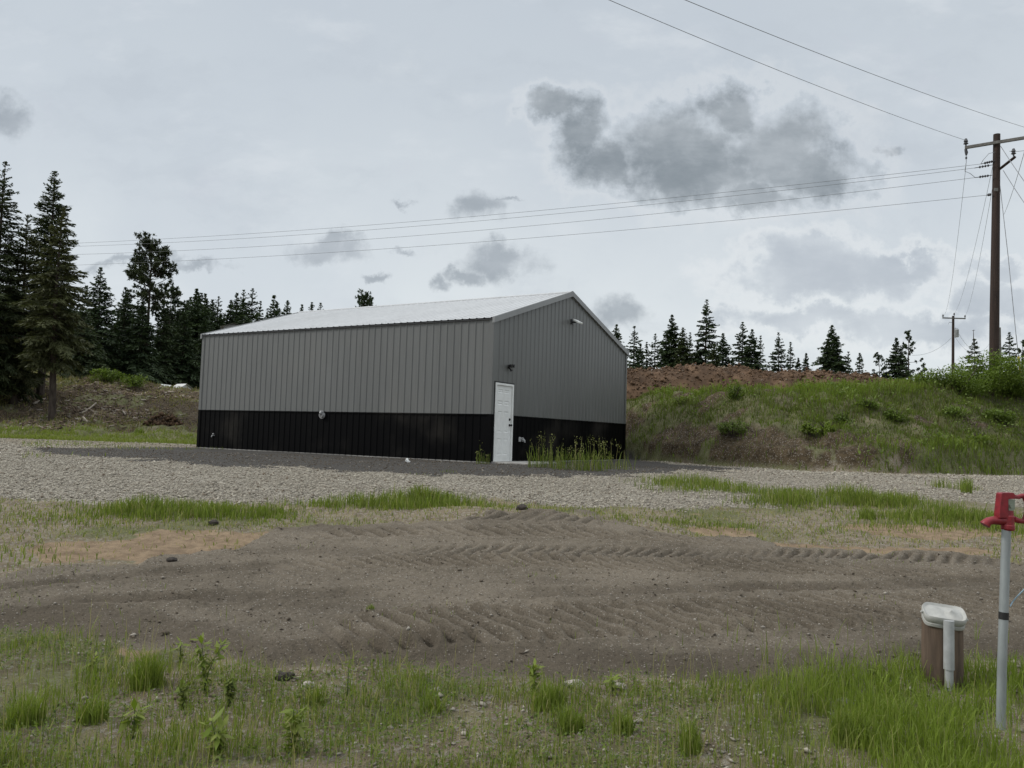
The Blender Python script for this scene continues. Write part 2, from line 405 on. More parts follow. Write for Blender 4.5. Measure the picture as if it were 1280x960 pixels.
# ------------------------------------------------------------------ stones and clods
OCT = np.array([(1, 0, 0), (-1, 0, 0), (0, 1, 0), (0, -1, 0), (0, 0, 1), (0, 0, -1), ], float)
OT = np.array([(0, 2, 4), (2, 1, 4), (1, 3, 4), (3, 0, 4), (2, 0, 5), (1, 2, 5), (3, 1, 5), (0, 3, 5)])
def lumps(name, pos, size, matl, tint, parent=None, flat=.6, sink=.25):
    n = len(pos)
    v = OCT[None]*(1+R.uniform(-.3, .3, (n, 6, 3)))*R.uniform(.6, 1.2, (n, 1, 3))
    v = v*np.array([1, 1, flat])
    a = R.uniform(0, 6.28, n); ca, sa = np.cos(a)[:, None], np.sin(a)[:, None]
    v = np.stack([v[..., 0]*ca-v[..., 1]*sa, v[..., 0]*sa+v[..., 1]*ca+.0*ca, v[..., 2]], -1)
    tl = R.uniform(-.5, .5, (n, 1)); v[..., 2] += v[..., 0]*tl
    v = v*np.asarray(size)[:, None, None]+np.asarray(pos)[:, None, :]
    v[..., 2] += (np.asarray(size)*flat*(1-2*sink))[:, None]
    f = (OT[None]+np.arange(n)[:, None, None]*6).reshape(-1, 3)
    return np_mesh(name, v.reshape(-1, 3), f, matl, parent, col=np.repeat(tint, 6, 0))
def scatter(x0, x1, y0, y1, n, fn, fan=True):
    y = R.uniform(y0, y1, n*3)
    x = R.uniform(x0, x1, n*3)*(y if fan else 1)
    k = R.rand(n*3) < fn(x, y)
    x, y = x[k][:n], y[k][:n]
    return np.stack([x, y, ground_z(x, y)], 1)
def rt(n, third=.1, a=0, b=1):
    return np.stack([R.uniform(a, b, n), (R.rand(n) < third)*R.uniform(.5, 1, n), R.rand(n)], 1)
p = scatter(-.75, .75, 11.4, 19, 56000, lambda x, y: zones(x, y)['gravel']*.95+.0)
o = lumps('gravel_stones', p, np.clip(R.lognormal(-4.3, .4, len(p)), .006, .04), M['stone'], rt(len(p), .12)); o['kind'] = 'stuff'
p = scatter(-.75, .75, 19, 31, 12000, lambda x, y: zones(x, y)['gravel']*.9)
o = lumps('gravel_stones', p, np.clip(R.lognormal(-3.7, .3, len(p)), .01, .06), M['stone'], rt(len(p), .12)); o['kind'] = 'stuff'
p = scatter(-.75, .75, 3.0, 5.9, 7500, lambda x, y: (1-zones(x, y)['dirt'])*sstep(.3, .6, fbm(x*2, y*2, 2, 7)))
o = lumps('verge_pebbles', p, np.clip(R.lognormal(-5.0, .5, len(p)), .003, .03), M['stone'], rt(len(p), .35, 0, .8)); o['kind'] = 'stuff'
p = scatter(-.75, .75, 5.0, 11.5, 12000, lambda x, y: zones(x, y)['dirt'])
o = lumps('soil_clods', p, np.clip(R.lognormal(-5.25, .5, len(p)), .003, .03), M['clod'], rt(len(p), .3)); o['kind'] = 'stuff'
p = scatter(-.75, .75, 15.5, 22, 5000, lambda x, y: zones(x, y)['pad'])
o = lumps('pad_stones', p, np.clip(R.lognormal(-4.2, .35, len(p)), .008, .03), M['clod'], rt(len(p), .08)); o['kind'] = 'stuff'
# ------------------------------------------------------------------ grass
def blades(name, base, h, w, tint, lean=.35, matl=None, parent=None, origin=None):
    n = len(base); base = np.asarray(base, float)
    h = np.broadcast_to(h, n).astype(float); w = np.broadcast_to(w, n).astype(float)
    a = R.uniform(0, 6.283, n); la = R.uniform(0, 6.283, n); ln = np.abs(R.normal(0, lean, n))*h
    side = np.stack([np.cos(a), np.sin(a), np.zeros(n)], 1)*w[:, None]
    ld = np.stack([np.cos(la), np.sin(la), np.zeros(n)], 1)*ln[:, None]
    up = np.zeros((n, 3)); up[:, 2] = h
    P0 = base-np.array([0, 0, .02]); P1 = base+up*.45+ld*.22; P2 = base+up*.8+ld*.62; P3 = base+up*.97+ld*1.15-up*np.clip(ln/h, 0, 1)[:, None]*.18
    v = np.stack([P0-side*.5, P0+side*.5, P1-side*.45, P1+side*.45, P2-side*.28, P2+side*.28, P3], 1)
    if origin is not None: v = v-np.asarray(origin)
    f = np.array([(0, 1, 3), (0, 3, 2), (2, 3, 5), (2, 5, 4), (4, 5, 6)])
    f = (f[None]+np.arange(n)[:, None, None]*7).reshape(-1, 3)
    return np_mesh(name, v.reshape(-1, 3), f, matl or M['grass'], parent, col=np.repeat(tint, 7, 0))
def gt(n, lo=.1, hi=1, straw=.12):
    return np.stack([R.uniform(lo, hi, n), np.where(R.rand(n) < straw, R.uniform(.4, 1, n), R.uniform(0, .15, n)), np.zeros(n)], 1)
def clumped(x, y, sc, s, lo=.42, hi=.66): return sstep(lo, hi, fbm(x*sc, y*sc, 3, s))
# --- foreground
def fg_density(x, y):
    fe = np.interp(x, FEX, FEY)
    right = sstep(.9, 2.0, x)*sstep(5.9, 5.2, y)
    d = .05+.27*clumped(x, y, 2.3, 11, .45, .68)*sstep(.15, -.35, y-fe)+.85*right*clumped(x, y, 1.6, 17, .3, .5)
    d = d*(1-.4*right)
    d = d*(1-zones(x, y)['dirt']*.93)
    d = d*(1-.97*np.exp(-((x-2.78)/.36)**4-((y-4.3)/.36)**4))
    return d+.22*sstep(4.4, 3.6, y)*clumped(x, y, 3, 23, .38, .6)
p = scatter(-.78, .78, 2.7, 6.2, 60000, fg_density)
rightness = sstep(1.1, 2.2, p[:, 0])
hh = R.uniform(.035, .13, len(p))*(1+1.0*rightness)*(.35+1.1*fbm(p[:, 0]*3.2, p[:, 1]*3.2, 3, 63))*(1-.45*np.exp(-((p[:, 0]-2.85)/.45)**2-((p[:, 1]-5.2)/.4)**2))
tt = gt(len(p), .2, 1, .2); tt[:, 0] = np.clip(tt[:, 0]+.2*rightness, 0, 1); tt[:, 1] *= (1-.75*rightness)
o = blades('foreground_grass', p, hh, R.uniform(.0025, .006, len(p)), tt, .4); o['kind'] = 'stuff'
# clover-like ground cover leaves in the foreground
def leaves(name, pos, size, tint, matl, parent=None, tilt=.5, origin=None, aspect=.55):
    n = len(pos); a = R.uniform(0, 6.283, n); b = R.normal(0, tilt, n)
    d = np.stack([np.cos(a)*np.cos(b), np.sin(a)*np.cos(b), np.sin(b)], 1)
    s = np.stack([-np.sin(a), np.cos(a), R.normal(0, .4, n)], 1)
    L = np.asarray(size)[:, None]; c = np.asarray(pos, float)
    v = np.stack([c, c+d*L*.5+s*L*aspect*.5, c+d*L, c+d*L*.5-s*L*aspect*.5], 1)
    if origin is not None: v = v-np.asarray(origin)
    f = (np.array([(0, 1, 2), (0, 2, 3)])[None]+np.arange(n)[:, None, None]*4).reshape(-1, 3)
    return np_mesh(name, v.reshape(-1, 3), f, matl, parent, col=np.repeat(tint, 4, 0))
p = scatter(-.75, .75, 2.8, 5.9, 26000, lambda x, y: (1-zones(x, y)['dirt'])*clumped(x, y, 1.7, 31, .44, .62)*.9)
p[:, 2] += R.uniform(0, .05, len(p))
o = leaves('ground_cover', p, R.uniform(.01, .026, len(p)), gt(len(p), 0.1, .9, .2), M['shrub']); o['kind'] = 'stuff'
p = scatter(-.75, .75, 3.2, 6, 700, lambda x, y: (1-zones(x, y)['dirt'])*(.25+clumped(x, y, 1.5, 83)))
n = len(p); hh = R.uniform(.12, .34, n)
st = np.stack([R.uniform(.2, .8, n), R.uniform(.2, 1, n), R.rand(n)], 1)
o = blades('verge_stalks', p, hh, np.full(n, .003), st, .22); o['kind'] = 'stuff'
# --- verge between soil and gravel
SPOTS = [(90, 640, 2.2, .5, 1500, .14), (190, 643, .8, .5, 1700, .22), (250, 643, .9, .55, 1800, .18), (310, 645, .6, .35, 900, .18), (20, 650, 1., .6, 800, .16), (10, 700, .5, .5, 350, .17), (60, 705, .35, .4, 200, .17),
         (470, 635, .8, .4, 2600, .24), (525, 632, .6, .4, 2600, .32), (600, 634, .8, .3, 1400, .16), (760, 645, 2.2, .45, 2600, .13), (850, 655, 1.5, .4, 1600, .12), (950, 660, 1.6, .5, 1700, .12),
         (1000, 630, .9, .6, 2000, .24), (1060, 626, 1.0, .7, 2600, .27), (1120, 630, .9, .6, 2000, .24), (1190, 650, 1.3, .7, 2800, .2), (1260, 660, 1., .8, 2000, .2), (1100, 655, 1.6, .6, 2000, .14), (865, 607, 1.0, .6, 1500, .24), (840, 612, .5, .4, 500, .2), (930, 615, .9, .5, 700, .2),
         (1205, 612, .25, .25, 150, .3), (1175, 610, .3, .3, 120, .25), (400, 655, 1.2, .3, 700, .1), (130, 655, .9, .4, 700, .14), (220, 655, 1.3, .25, 900, .12), (560, 590, .15, .2, 60, .15), (515, 594, .3, .2, 100, .12)]
ps, hs = [], []
for px, py, rx, ry, n, h in SPOTS:
    cx, cy = hit(px, py)
    if h < .18: n = int(n*.4)
    else: n = int(n*1.1)
    x = cx+R.normal(0, rx*.62, n); y = cy+R.normal(0, ry*.58, n)
    k = (R.rand(n) > zones(x, y)['dirt']*.95) & (R.rand(n) < .15+clumped(x, y, 2.6, 71, .36, .6))
    x, y = x[k], y[k]
    dd_ = np.exp(-(((x-cx)/(rx*.8))**2+((y-cy)/(ry*.9))**2)); hs.append((.5+.55*dd_)*(.45+1.0*fbm(x*3.5, y*3.5, 3, 61))*R.uniform(.45, 1.3, len(x))*h*(.6 if h < .18 else .95)); ps.append(np.stack([x, y, ground_z(x, y)], 1)); 0 and hs.append(R.uniform(.3, 1.15, len(x))*h*(.5 if h < .18 else .78))
p = np.concatenate(ps); hh = np.concatenate(hs)
o = blades('verge_grass', p, hh, R.uniform(.006, .012, len(p)), gt(len(p), .15, 1, .1), .3); o['kind'] = 'stuff'
p = scatter(-.75, .75, 8.2, 13.2, 9000, lambda x, y: (1-zones(x, y)['dirt'])*(1-zones(x, y)['gravel'])*(1-zones(x, y)['clay']*.8)*.7)
o = blades('verge_thatch', p, R.uniform(.02, .07, len(p)), R.uniform(.006, .012, len(p)), gt(len(p), .1, .8, .55), .9); o['kind'] = 'stuff'
p = scatter(-.75, .75, 4.8, 9, 900, lambda x, y: zones(x, y)['dirt']*clumped(x, y, 1.2, 41, .6, .7))
o = blades('track_sprouts', p, R.uniform(.02, .06, len(p)), R.uniform(.003, .006, len(p)), gt(len(p), .3, 1, .1), .4); o['kind'] = 'stuff'
p = scatter(-.6, .2, 17, 31, 2600, lambda x, y: (x < -9)*clumped(x, y, .5, 43, .5, .65))
o = blades('yard_weeds', p, R.uniform(.04, .12, len(p)), R.uniform(.01, .02, len(p)), gt(len(p), .2, .9, .2), .4); o['kind'] = 'stuff'
# --- bank
def bank_d(x, y):
    zz = zones(x, y); e = y-np.interp(x, BX, BY)
    return sstep(-.3, .4, e)*(1-zz['bare']*.93)*(.35+.65*clumped(x, y, .7, 47, .3, .55))*sstep(7.5, 5.5, e-(x > 14)*5)
p = scatter(.1, .85, 21, 36, 62000, bank_d)
e = p[:, 1]-np.interp(p[:, 0], BX, BY)
lush = np.clip(sstep(3.2, 4.6, e)*.6+clumped(p[:, 0], p[:, 1], .45, 53, .4, .62)*.6+sstep(9, 14, p[:, 0])*.25, 0, 1)
tt = gt(len(p), 0, .55, .2); tt[:, 0] = np.clip(tt[:, 0]+lush*.5, 0, 1); tt[:, 1] = np.clip(tt[:, 1]+(1-lush)*R.uniform(0, .25, len(p)), 0, 1)
o = blades('bank_grass', p, R.uniform(.08, .3, len(p))*(.5+.7*lush)*(.35+1.3*fbm(p[:, 0]*1.3, p[:, 1]*1.3, 3, 67)), R.uniform(.012, .026, len(p)), tt, .42, M['bankgrass']); o['kind'] = 'stuff'
p = scatter(.1, .85, 21, 36, 9000, lambda x, y: bank_d(x, y)*clumped(x, y, 1.1, 87, .5, .62))
p[:, 2] += R.uniform(.02, .4, len(p))
o = leaves('bank_weeds', p, R.uniform(.06, .15, len(p)), np.stack([R.uniform(.3, 1, len(p)), R.uniform(0, .5, len(p)), R.rand(len(p))], 1), M['shrub'], None, .6); o['kind'] = 'stuff'
# --- hillside on the left
def hill_d(x, y):
    return (x < -8)*(.2+.6*clumped(x, y, .4, 57, .4, .58)+.5*sstep(34.8, 34.2, y)*sstep(31, 32.5, y)+.6*sstep(41, 46, y)*sstep(-18, -24, x))*(1-zones(x, y)['bare']*.6)
p = scatter(-.78, -.2, 31.2, 50, 34000, hill_d)
fl = sstep(36.2, 34.0, p[:, 1])
tt = gt(len(p), .1, .7, .25); tt[:, 0] = np.clip(tt[:, 0]+fl*.7, 0, 1); tt[:, 1] = np.clip(tt[:, 1]+(1-fl)*R.uniform(0, .6, len(p)), 0, 1)*(1-.5*fl)
o = blades('hillside_grass', p, R.uniform(.06, .2, len(p)), R.uniform(.018, .04, len(p)), tt, .5, M['hillgrass']); o['kind'] = 'stuff'
# wood chips, bark and dead needles on the cleared slope
def sticks(name, pos, ln, r, tint, matl, pitch=.25):
    n = len(pos); a = R.uniform(0, 6.283, n); b = R.normal(0, pitch, n)
    d = np.stack([np.cos(a)*np.cos(b), np.sin(a)*np.cos(b), np.sin(b)], 1)*np.asarray(ln)[:, None]*.5
    s = np.stack([-np.sin(a), np.cos(a), 0*a], 1)*np.asarray(r)[:, None]; u = np.zeros((n, 3)); u[:, 2] = np.asarray(r)
    c = np.asarray(pos)+u
    v = np.stack([c-d-s-u, c-d+s-u, c-d+u, c+d-s-u, c+d+s-u, c+d+u], 1)
    f = np.array([(0, 1, 2), (3, 5, 4), (0, 3, 4), (0, 4, 1), (1, 4, 5), (1, 5, 2), (2, 5, 3), (2, 3, 0)])
    return np_mesh(name, v.reshape(-1, 3), (f[None]+np.arange(n)[:, None, None]*6).reshape(-1, 3), matl, col=np.repeat(tint, 6, 0))
DEB = [(125, 515, 2.6, 1.6, 1000), (105, 525, 2.0, 1.2, 700), (70, 535, 1.6, .9, 250), (130, 487, 2.6, 1.8, 800), (180, 492, 2.6, 1.5, 800), (30, 497, 3, .8, 300), (45, 483, 3, .5, 120), (160, 520, 1.6, 1.2, 420), (215, 497, 1.6, .8, 300)]
ps = []
for px, py, rx, ry, n in DEB:
    cx, cy = hit(px, py); x = cx+R.normal(0, rx*.6, n); y = cy+R.normal(0, ry*.6, n); ps.append(np.stack([x, y, ground_z(x, y)], 1))
p = np.concatenate(ps); n = len(p)
o = sticks('wood_debris', p, R.uniform(.06, .3, n), R.uniform(.01, .035, n), rt(n, .14), M['debris']); o['kind'] = 'stuff'
# ------------------------------------------------------------------ plants as things
def tuft(px, py, n, h, rad, label, w=.005, straw=.04, lo=.3, name='grass_tuft', group='grass tufts'):
    b = gpt(px, py)
    a = R.uniform(0, 6.28, n); r = rad*np.sqrt(R.rand(n))
    x, y = b[0]+r*np.cos(a), b[1]+r*np.sin(a)
    pos = np.stack([x, y, ground_z(x, y)], 1)
    o = blades(name, pos, R.uniform(.3, 1, n)**.8*(1.1-.5*r/rad)*h*1.1, R.uniform(.6, 1.2, n)*w, gt(n, lo, 1, straw), .36, origin=b)
    o.location = b; tag(o, label, 'grass', group); return o
tuft(183, 858, 420, .27, .09, 'tallest dense green grass tuft at the front edge of the dirt, on the left')
tuft(32, 905, 300, .22, .09, 'grass tuft nearest the left edge of the picture in the stony foreground')
tuft(115, 905, 300, .17, .08, 'short rounded grass tuft left of the pale topped weed')
tuft(685, 885, 340, .19, .09, 'grass tuft just below the tallest leafy weed in the middle of the verge')
tuft(712, 915, 300, .17, .07, 'lower grass tuft of the pair right of the middle of the stony verge')
tuft(462, 782, 60, .05, .03, 'tiny lone grass sprout standing in the bare dirt', w=.004)
tuft(778, 915, 160, .16, .06, 'thin grass tuft standing among stones right of the middle pair of tufts')
tuft(395, 880, 140, .14, .06, 'thin yellowish grass tuft below the dirt lip left of the middle', straw=.3)
tuft(540, 890, 130, .15, .07, 'sparse grass tuft in the stony verge just left of the picture centre')
tuft(1062, 930, 380, .24, .1, 'bright green grass tuft left of the plastic capped post')
tuft(862, 940, 180, .22, .06, 'narrow upright grass tuft at the bottom right of centre')
tuft(174, 543, 120, .5, .2, 'dark green grass clump alone on the lawn strip under the cleared slope', w=.03, lo=.1)
tuft(1208, 617, 90, .42, .1, 'tall weedy grass clump rising from the pale gravel near the red hydrant head', w=.012)
tuft(1085, 648, 200, .2, .12, 'grass clump at the rear of the dirt, left of the red hydrant head', w=.01)
# tall seeding grass at the gable foot
def seed_grass(px, py, n, h, rad, label):
    b = gpt(px, py)
    a = R.uniform(0, 6.28, n); r = rad*np.sqrt(R.rand(n)); x, y = b[0]+r*np.cos(a)*1.3, b[1]+r*np.sin(a)*.5
    g = ground_z(x, y); o = empty('tall_grass', b, 0, label, 'grass', 'tall grass along the gable wall')
    blades('blades', np.stack([x, y, g], 1), R.uniform(.2, .85, n)*h, R.uniform(.008, .016, n), gt(n, .0, .8, .1), .3, parent=o, origin=b)
    k = n//7; vs, fs = [], []
    x, y, g = x[:k], y[:k], g[:k]; hh = R.uniform(.55, 1.3, k)*h; lx = R.normal(0, .07, k)
    st = blades('stalks', np.stack([x, y, g], 1), hh, np.full(k, .008), gt(k, .2, .6, .6), .1, parent=o, origin=b)
    q = np.stack([x, y, g+hh*.86], 1)
    m = 9; qq = np.repeat(q, m, 0)+R.normal(0, 1, (k*m, 3))*np.array([.018, .018, .06])
    leaves('seed_heads', qq-b, R.uniform(.02, .05, k*m), np.stack([R.uniform(.0, .4, k*m), R.uniform(.2, .5, k*m), R.rand(k*m)], 1), M['grass'], o, 1.2)
seed_grass(682, 585, 90, .72, .35, 'tall seeding grass just right of the concrete step by the white door')
seed_grass(724, 588, 190, .66, .5, 'thickest clump of tall yellow green grass along the middle of the gable wall')
seed_grass(764, 586, 80, .6, .45, 'tall seeding grass at the far right corner of the gable wall')
seed_grass(604, 580, 40, .42, .15, 'small dark weedy grass at the building corner left of the white door')
def weed(px, py, h, label, nst=3, leaf=.05, lush=.6):
    b = gpt(px, py); o = empty('weed', b, 0, label, 'weed', 'leafy weeds in the foreground')
    mb = MB(); ps, ss = [], []
    for s in range(nst):
        ax, ay = R.normal(0, .12, 2); hs = h*R.uniform(.6, 1); ox, oy = R.normal(0, .004, 2)
        pts = [(ox+ax*hs*t*t, oy+ay*hs*t*t, hs*t) for t in np.linspace(0, 1, 6)]
        mb.tube(pts, [.004*(1-.6*t) for t in np.linspace(0, 1, 6)], 5)
        for t in np.linspace(.08, 1, int(h/.012)):
            ps.append((ox+ax*hs*t*t, oy+ay*hs*t*t, hs*t)); ss.append(leaf*1.45*(.5+.6*t)*R.uniform(.6, 1.3))
    mb.build('stem', M['weedstem'], o)
    n = len(ps)*2; ps = np.repeat(np.array(ps), 2, 0); ss = np.repeat(ss, 2)
    leaves('foliage', ps, ss, np.stack([np.clip(R.uniform(.35, 1, n)*lush+.3, 0, 1), R.uniform(.0, .3, n), R.rand(n)], 1), M['grass'], o, .55, aspect=.3)
M['weedstem'] = simple('green_stem', (.07, .1, .03), .7)
weed(255, 868, .3, 'tall spiky leafed weed beside the tallest grass tuft on the left', 3)
weed(228, 885, .15, 'bushy low weed just below the tall spiky weed on the left', 8, .035, .3)
weed(286, 885, .16, 'grey green low bushy weed right of the tall spiky weed on the left', 11, .03, .15)
weed(365, 945, .22, 'light green leafy weed near the bottom edge, left of the middle', 4)
weed(165, 925, .14, 'pale topped weed above the bottom left corner', 3)
weed(270, 950, .18, 'leafy weed at the bottom edge between the pale topped weed and the light green weed', 4)
weed(668, 865, .2, 'tallest light green weed at the dirt lip in the middle of the verge', 3)
weed(120, 838, .12, 'small thin weed on the dirt edge left of the tallest grass tuft', 2)
weed(435, 870, .2, 'thin bare weed stalk rising before the dirt lip left of centre', 1, .02)
weed(765, 868, .13, 'small weed on the dirt lip right of centre', 2)
weed(1095, 850, .1, 'low weed on the dirt edge left of the capped post', 3)
weed(225, 828, .12, 'yellowish weed sprig on the dirt just right of the tallest tuft', 2)
def shrub(px, py, r, h, label, n=900, leaf=.09, lush=.5, olive=.15, name='shrub'):
    b = gpt(px, py); o = empty(name, b, 0, label, 'shrub', 'shrubs on the grassy bank')
    mb = MB()
    for s in range(6):
        a = R.uniform(0, 6.28); mb.tube([(0, 0, -.05), (math.cos(a)*r*.35, math.sin(a)*r*.35, h*.5), (math.cos(a)*r*.6, math.sin(a)*r*.6, h*.85)], [.02, .012, .005], 5)
    mb.build('stem', M['bark'], o)
    nl = 14; la = R.uniform(0, 6.28, nl); lr = r*.75*np.sqrt(R.rand(nl)); lz = h*R.uniform(.25, .85, nl)*(1-.45*lr/r)
    k = R.randint(0, nl, n); off = R.normal(0, 1, (n, 3)); off /= np.linalg.norm(off, axis=1)[:, None]; off *= (r*.36*R.uniform(.3, 1.1, n)**.6)[:, None]
    pos = np.stack([lr*np.cos(la), lr*np.sin(la), lz], 1)[k]+off*np.array([1, 1, .8]); pos[:, 2] = np.maximum(pos[:, 2], 0)
    bt = R.uniform(-.2, .2, nl)[k]
    leaves('foliage', pos, R.uniform(.6, 1.3, n)*leaf, np.stack([np.clip(lush+.3+bt+R.uniform(-.3, .3, n), 0, 1), np.clip(olive+R.uniform(-.15, .2, n), 0, 1), R.rand(n)], 1), M['shrub'], o, .6)
shrub(1240, 492, 1.5, 1.75, 'largest bushy shrub, at the foot of the tall near utility pole', 8500, .085, .4)
shrub(1198, 492, 1.05, 1.15, 'rounded shrub left of the largest bush by the near utility pole', 3800, .08, .45)
shrub(1282, 503, 1.0, 1.3, 'shrub around the yellow guy wire sleeve at the right edge', 3600, .08, .45)
shrub(1160, 484, .7, .6, 'low shrub on the bank crest left of the near utility pole', 900, .08, .5)
shrub(1120, 522, .42, .5, 'dark rounded shrub in the middle of the right part of the bank', 1100, .07, .2)
shrub(1130, 482, .4, .5, 'dark shrub at the right end of the rust brown dirt pile', 900, .07, .25)
shrub(1033, 536, .35, .45, 'light yellow green leafy shrub, right one of the pale pair low on the bank', 700, .09, .85, .5)
shrub(1012, 541, .28, .4, 'light yellow green leafy shrub, left one of the pale pair low on the bank', 600, .09, .85, .5)
shrub(1052, 522, .35, .45, 'dark shrub just above and right of the pale leafy pair', 700, .07, .2)
shrub(916, 548, .55, .55, 'dark green shrub low in the middle of the bank', 1300, .07, .15)
shrub(918, 503, .3, .6, 'small dark upright shrub just under the dirt pile, near the bank crest', 700, .07, .15)
shrub(1222, 555, .35, .4, 'yellow green shrub low on the right end of the bank', 600, .09, .8, .4)
shrub(1190, 520, .5, .4, 'mid green spreading shrub halfway up the bank under the far pole', 900, .08, .5)
shrub(1250, 530, .5, .5, 'dark green shrub halfway up the bank under the largest bush', 1200, .08, .3)
shrub(1085, 512, .4, .35, 'low green shrub on the upper bank right of the eroded patch', 700, .07, .45)
shrub(850, 505, .4, .3, 'olive brown shrub by the dark eroded hollow near the building', 600, .06, .2, .6)
shrub(132, 479, .9, .8, 'green bush at the forest edge right of the bare trunk tree', 1300, .13, .5)
shrub(168, 484, .8, .7, 'dim bush at the forest edge left of the white shed', 1000, .13, .3)
# ------------------------------------------------------------------ rocks, litter, roots, branches
def rock(name, px, py, s, label, cat, matl, flat=.65, sub=2):
    b = gpt(px, py)
    import bmesh
    bm = bmesh.new(); bmesh.ops.create_icosphere(bm, subdivisions=sub, radius=1)
    sd = R.uniform(0, 50)
    for v in bm.verts:
        k = 1+1.1*(float(fbm(v.co.x*1.5+sd, v.co.y*1.5+v.co.z*1.3, 3, 3))-.5)
        v.co = Vector((v.co.x*s*k*1.15, v.co.y*s*k*.9, v.co.z*s*k*flat))
    me = bpy.data.meshes.new(name); bm.to_mesh(me); bm.free(); me.materials.append(matl)
    o = link(bpy.data.objects.new(name, me)); o.location = b+np.array([0, 0, s*flat*.35]); o.rotation_euler = (0, 0, R.uniform(0, 6))
    return tag(o, label, cat)
M['rock'] = simple('pale_rock', (.33, .3, .26), .9, var=.3, scale=30, bump=.5)
M['rockd'] = simple('grey_rock', (.17, .165, .15), .9, var=.3, scale=30, bump=.5)
M['soil'] = simple('dark_soil', (.05, .042, .035), 1, var=.4, scale=25, bump=1)
rock('rock', 1056, 884, .05, 'round grey stone half hidden in the right foreground grass', 'rock', M['rockd'])
rock('rock', 946, 876, .035, 'pale angular stone left of the round grey stone at the dirt edge', 'rock', M['rock'])
rock('rock', 718, 858, .05, 'pale stone on the dirt lip right of the tall middle weed', 'rock', M['rock'])
rock('rock', 776, 862, .035, 'small tan stone below the dirt lip right of the middle', 'rock', M['rock'])
rock('rock', 547, 862, .022, 'small white stone just below the dirt lip near the centre', 'rock', M['rock'])
rock('rock', 800, 905, .022, 'white pebble standing out in the stony verge right of the middle tufts', 'rock', M['rock'])
rock('rock', 385, 858, .04, 'pale broken stone in the verge left of the thin weed stalk', 'rock', M['rock'])
rock('soil_clod', 266, 656, .06, 'dark clod of earth behind the orange clay patch', 'clod', M['soil'])
rock('soil_clod', 652, 640, .07, 'dark earth clod on top of the low heap at the back of the dirt', 'clod', M['soil'])
rock('soil_clod', 355, 850, .05, 'dark clod at the front lip of the dirt, left of centre', 'clod', M['soil'])
rock('soil_clod', 215, 708, .045, 'dark clod in front of the orange clay patch on the left', 'clod', M['soil'])
b = gpt(509, 578)
mb = MB(); mb.box((-.06, -.04, .0), (.06, .04, .05), Matrix.Rotation(.4, 4, 'Y')); mb.box((-.03, -.02, .04), (.02, .05, .1), Matrix.Rotation(-.5, 4, 'X'))
M['litter'] = simple('white_scrap', (.7, .7, .68), .6)
o = mb.build('litter', M['litter'], bevel=.008); o.location = b; tag(o, 'crumpled white scrap lying at the foot of the long wall', 'litter')
def branch(pts, r, label, pale=True):
    P = [gpt(*q) for q in pts]; o0 = P[0]
    for i in range(1, len(P)): P[i][2] += .12
    mb = MB(); mb.tube([p-o0+np.array([0, 0, .08]) for p in P], [r*(1-.5*i/len(P)) for i in range(len(P))], 7)
    o = mb.build('branch', M['palewood'] if pale else M['bark'], smooth=True); o.location = o0; tag(o, label, 'branch', 'cut branches on the slope')
M['palewood'] = simple('dead_wood', (.3, .26, .21), .9, var=.35, scale=12)
branch([(102, 518), (112, 512), (120, 507)], .05, 'pale dead branch slanting up in the brush heap right of the bare trunk')
branch([(103, 527), (104, 531), (109, 533)], .05, 'short bent pale branch at the bottom of the brush heap')
branch([(42, 506), (55, 501)], .05, 'pale stick lying left of the bare trunk')
branch([(153, 516), (156, 525)], .045, 'pale upright stick between the brush heap and the root mass')
branch([(18, 479), (40, 482), (60, 484)], .05, 'long thin pale log lying high on the slope at the left')
branch([(5, 491), (30, 493), (52, 495)], .04, 'thin dark log lying under the long pale log at the left', False)
branch([(210, 493), (217, 496)], .05, 'short pale log near the crest of the slope by the building')
# root mass
b = gpt(204, 532)
root = empty('root_wad', b, 0, 'upturned mass of brown roots and earth left of the building', 'root mass')
n = 160; a = R.uniform(0, 6.28, n); r = R.rand(n)**.5
pos = np.stack([r*np.cos(a)*.85, r*np.sin(a)*.4, .05+.5*(1-r**2)*R.rand(n)], 1)
lumps('earth', pos, R.uniform(.06, .17, n), M['rubble'], rt(n, 0, 0, .5), root, .8)
mb = MB()
for k in range(26):
    a, e = R.uniform(0, 6.28), R.uniform(.1, 1.0); l = R.uniform(.4, .85); s = (R.uniform(-.5, .5), R.uniform(-.2, .2), .15)
    mb.tube([s, (s[0]+math.cos(a)*l*.5, s[1]+math.sin(a)*l*.4, s[2]+e*.35), (s[0]+math.cos(a)*l, s[1]+math.sin(a)*l*.6, s[2]+e*.45)], [.03, .02, .008], 5)
mb.build('roots', M['bark'], root)
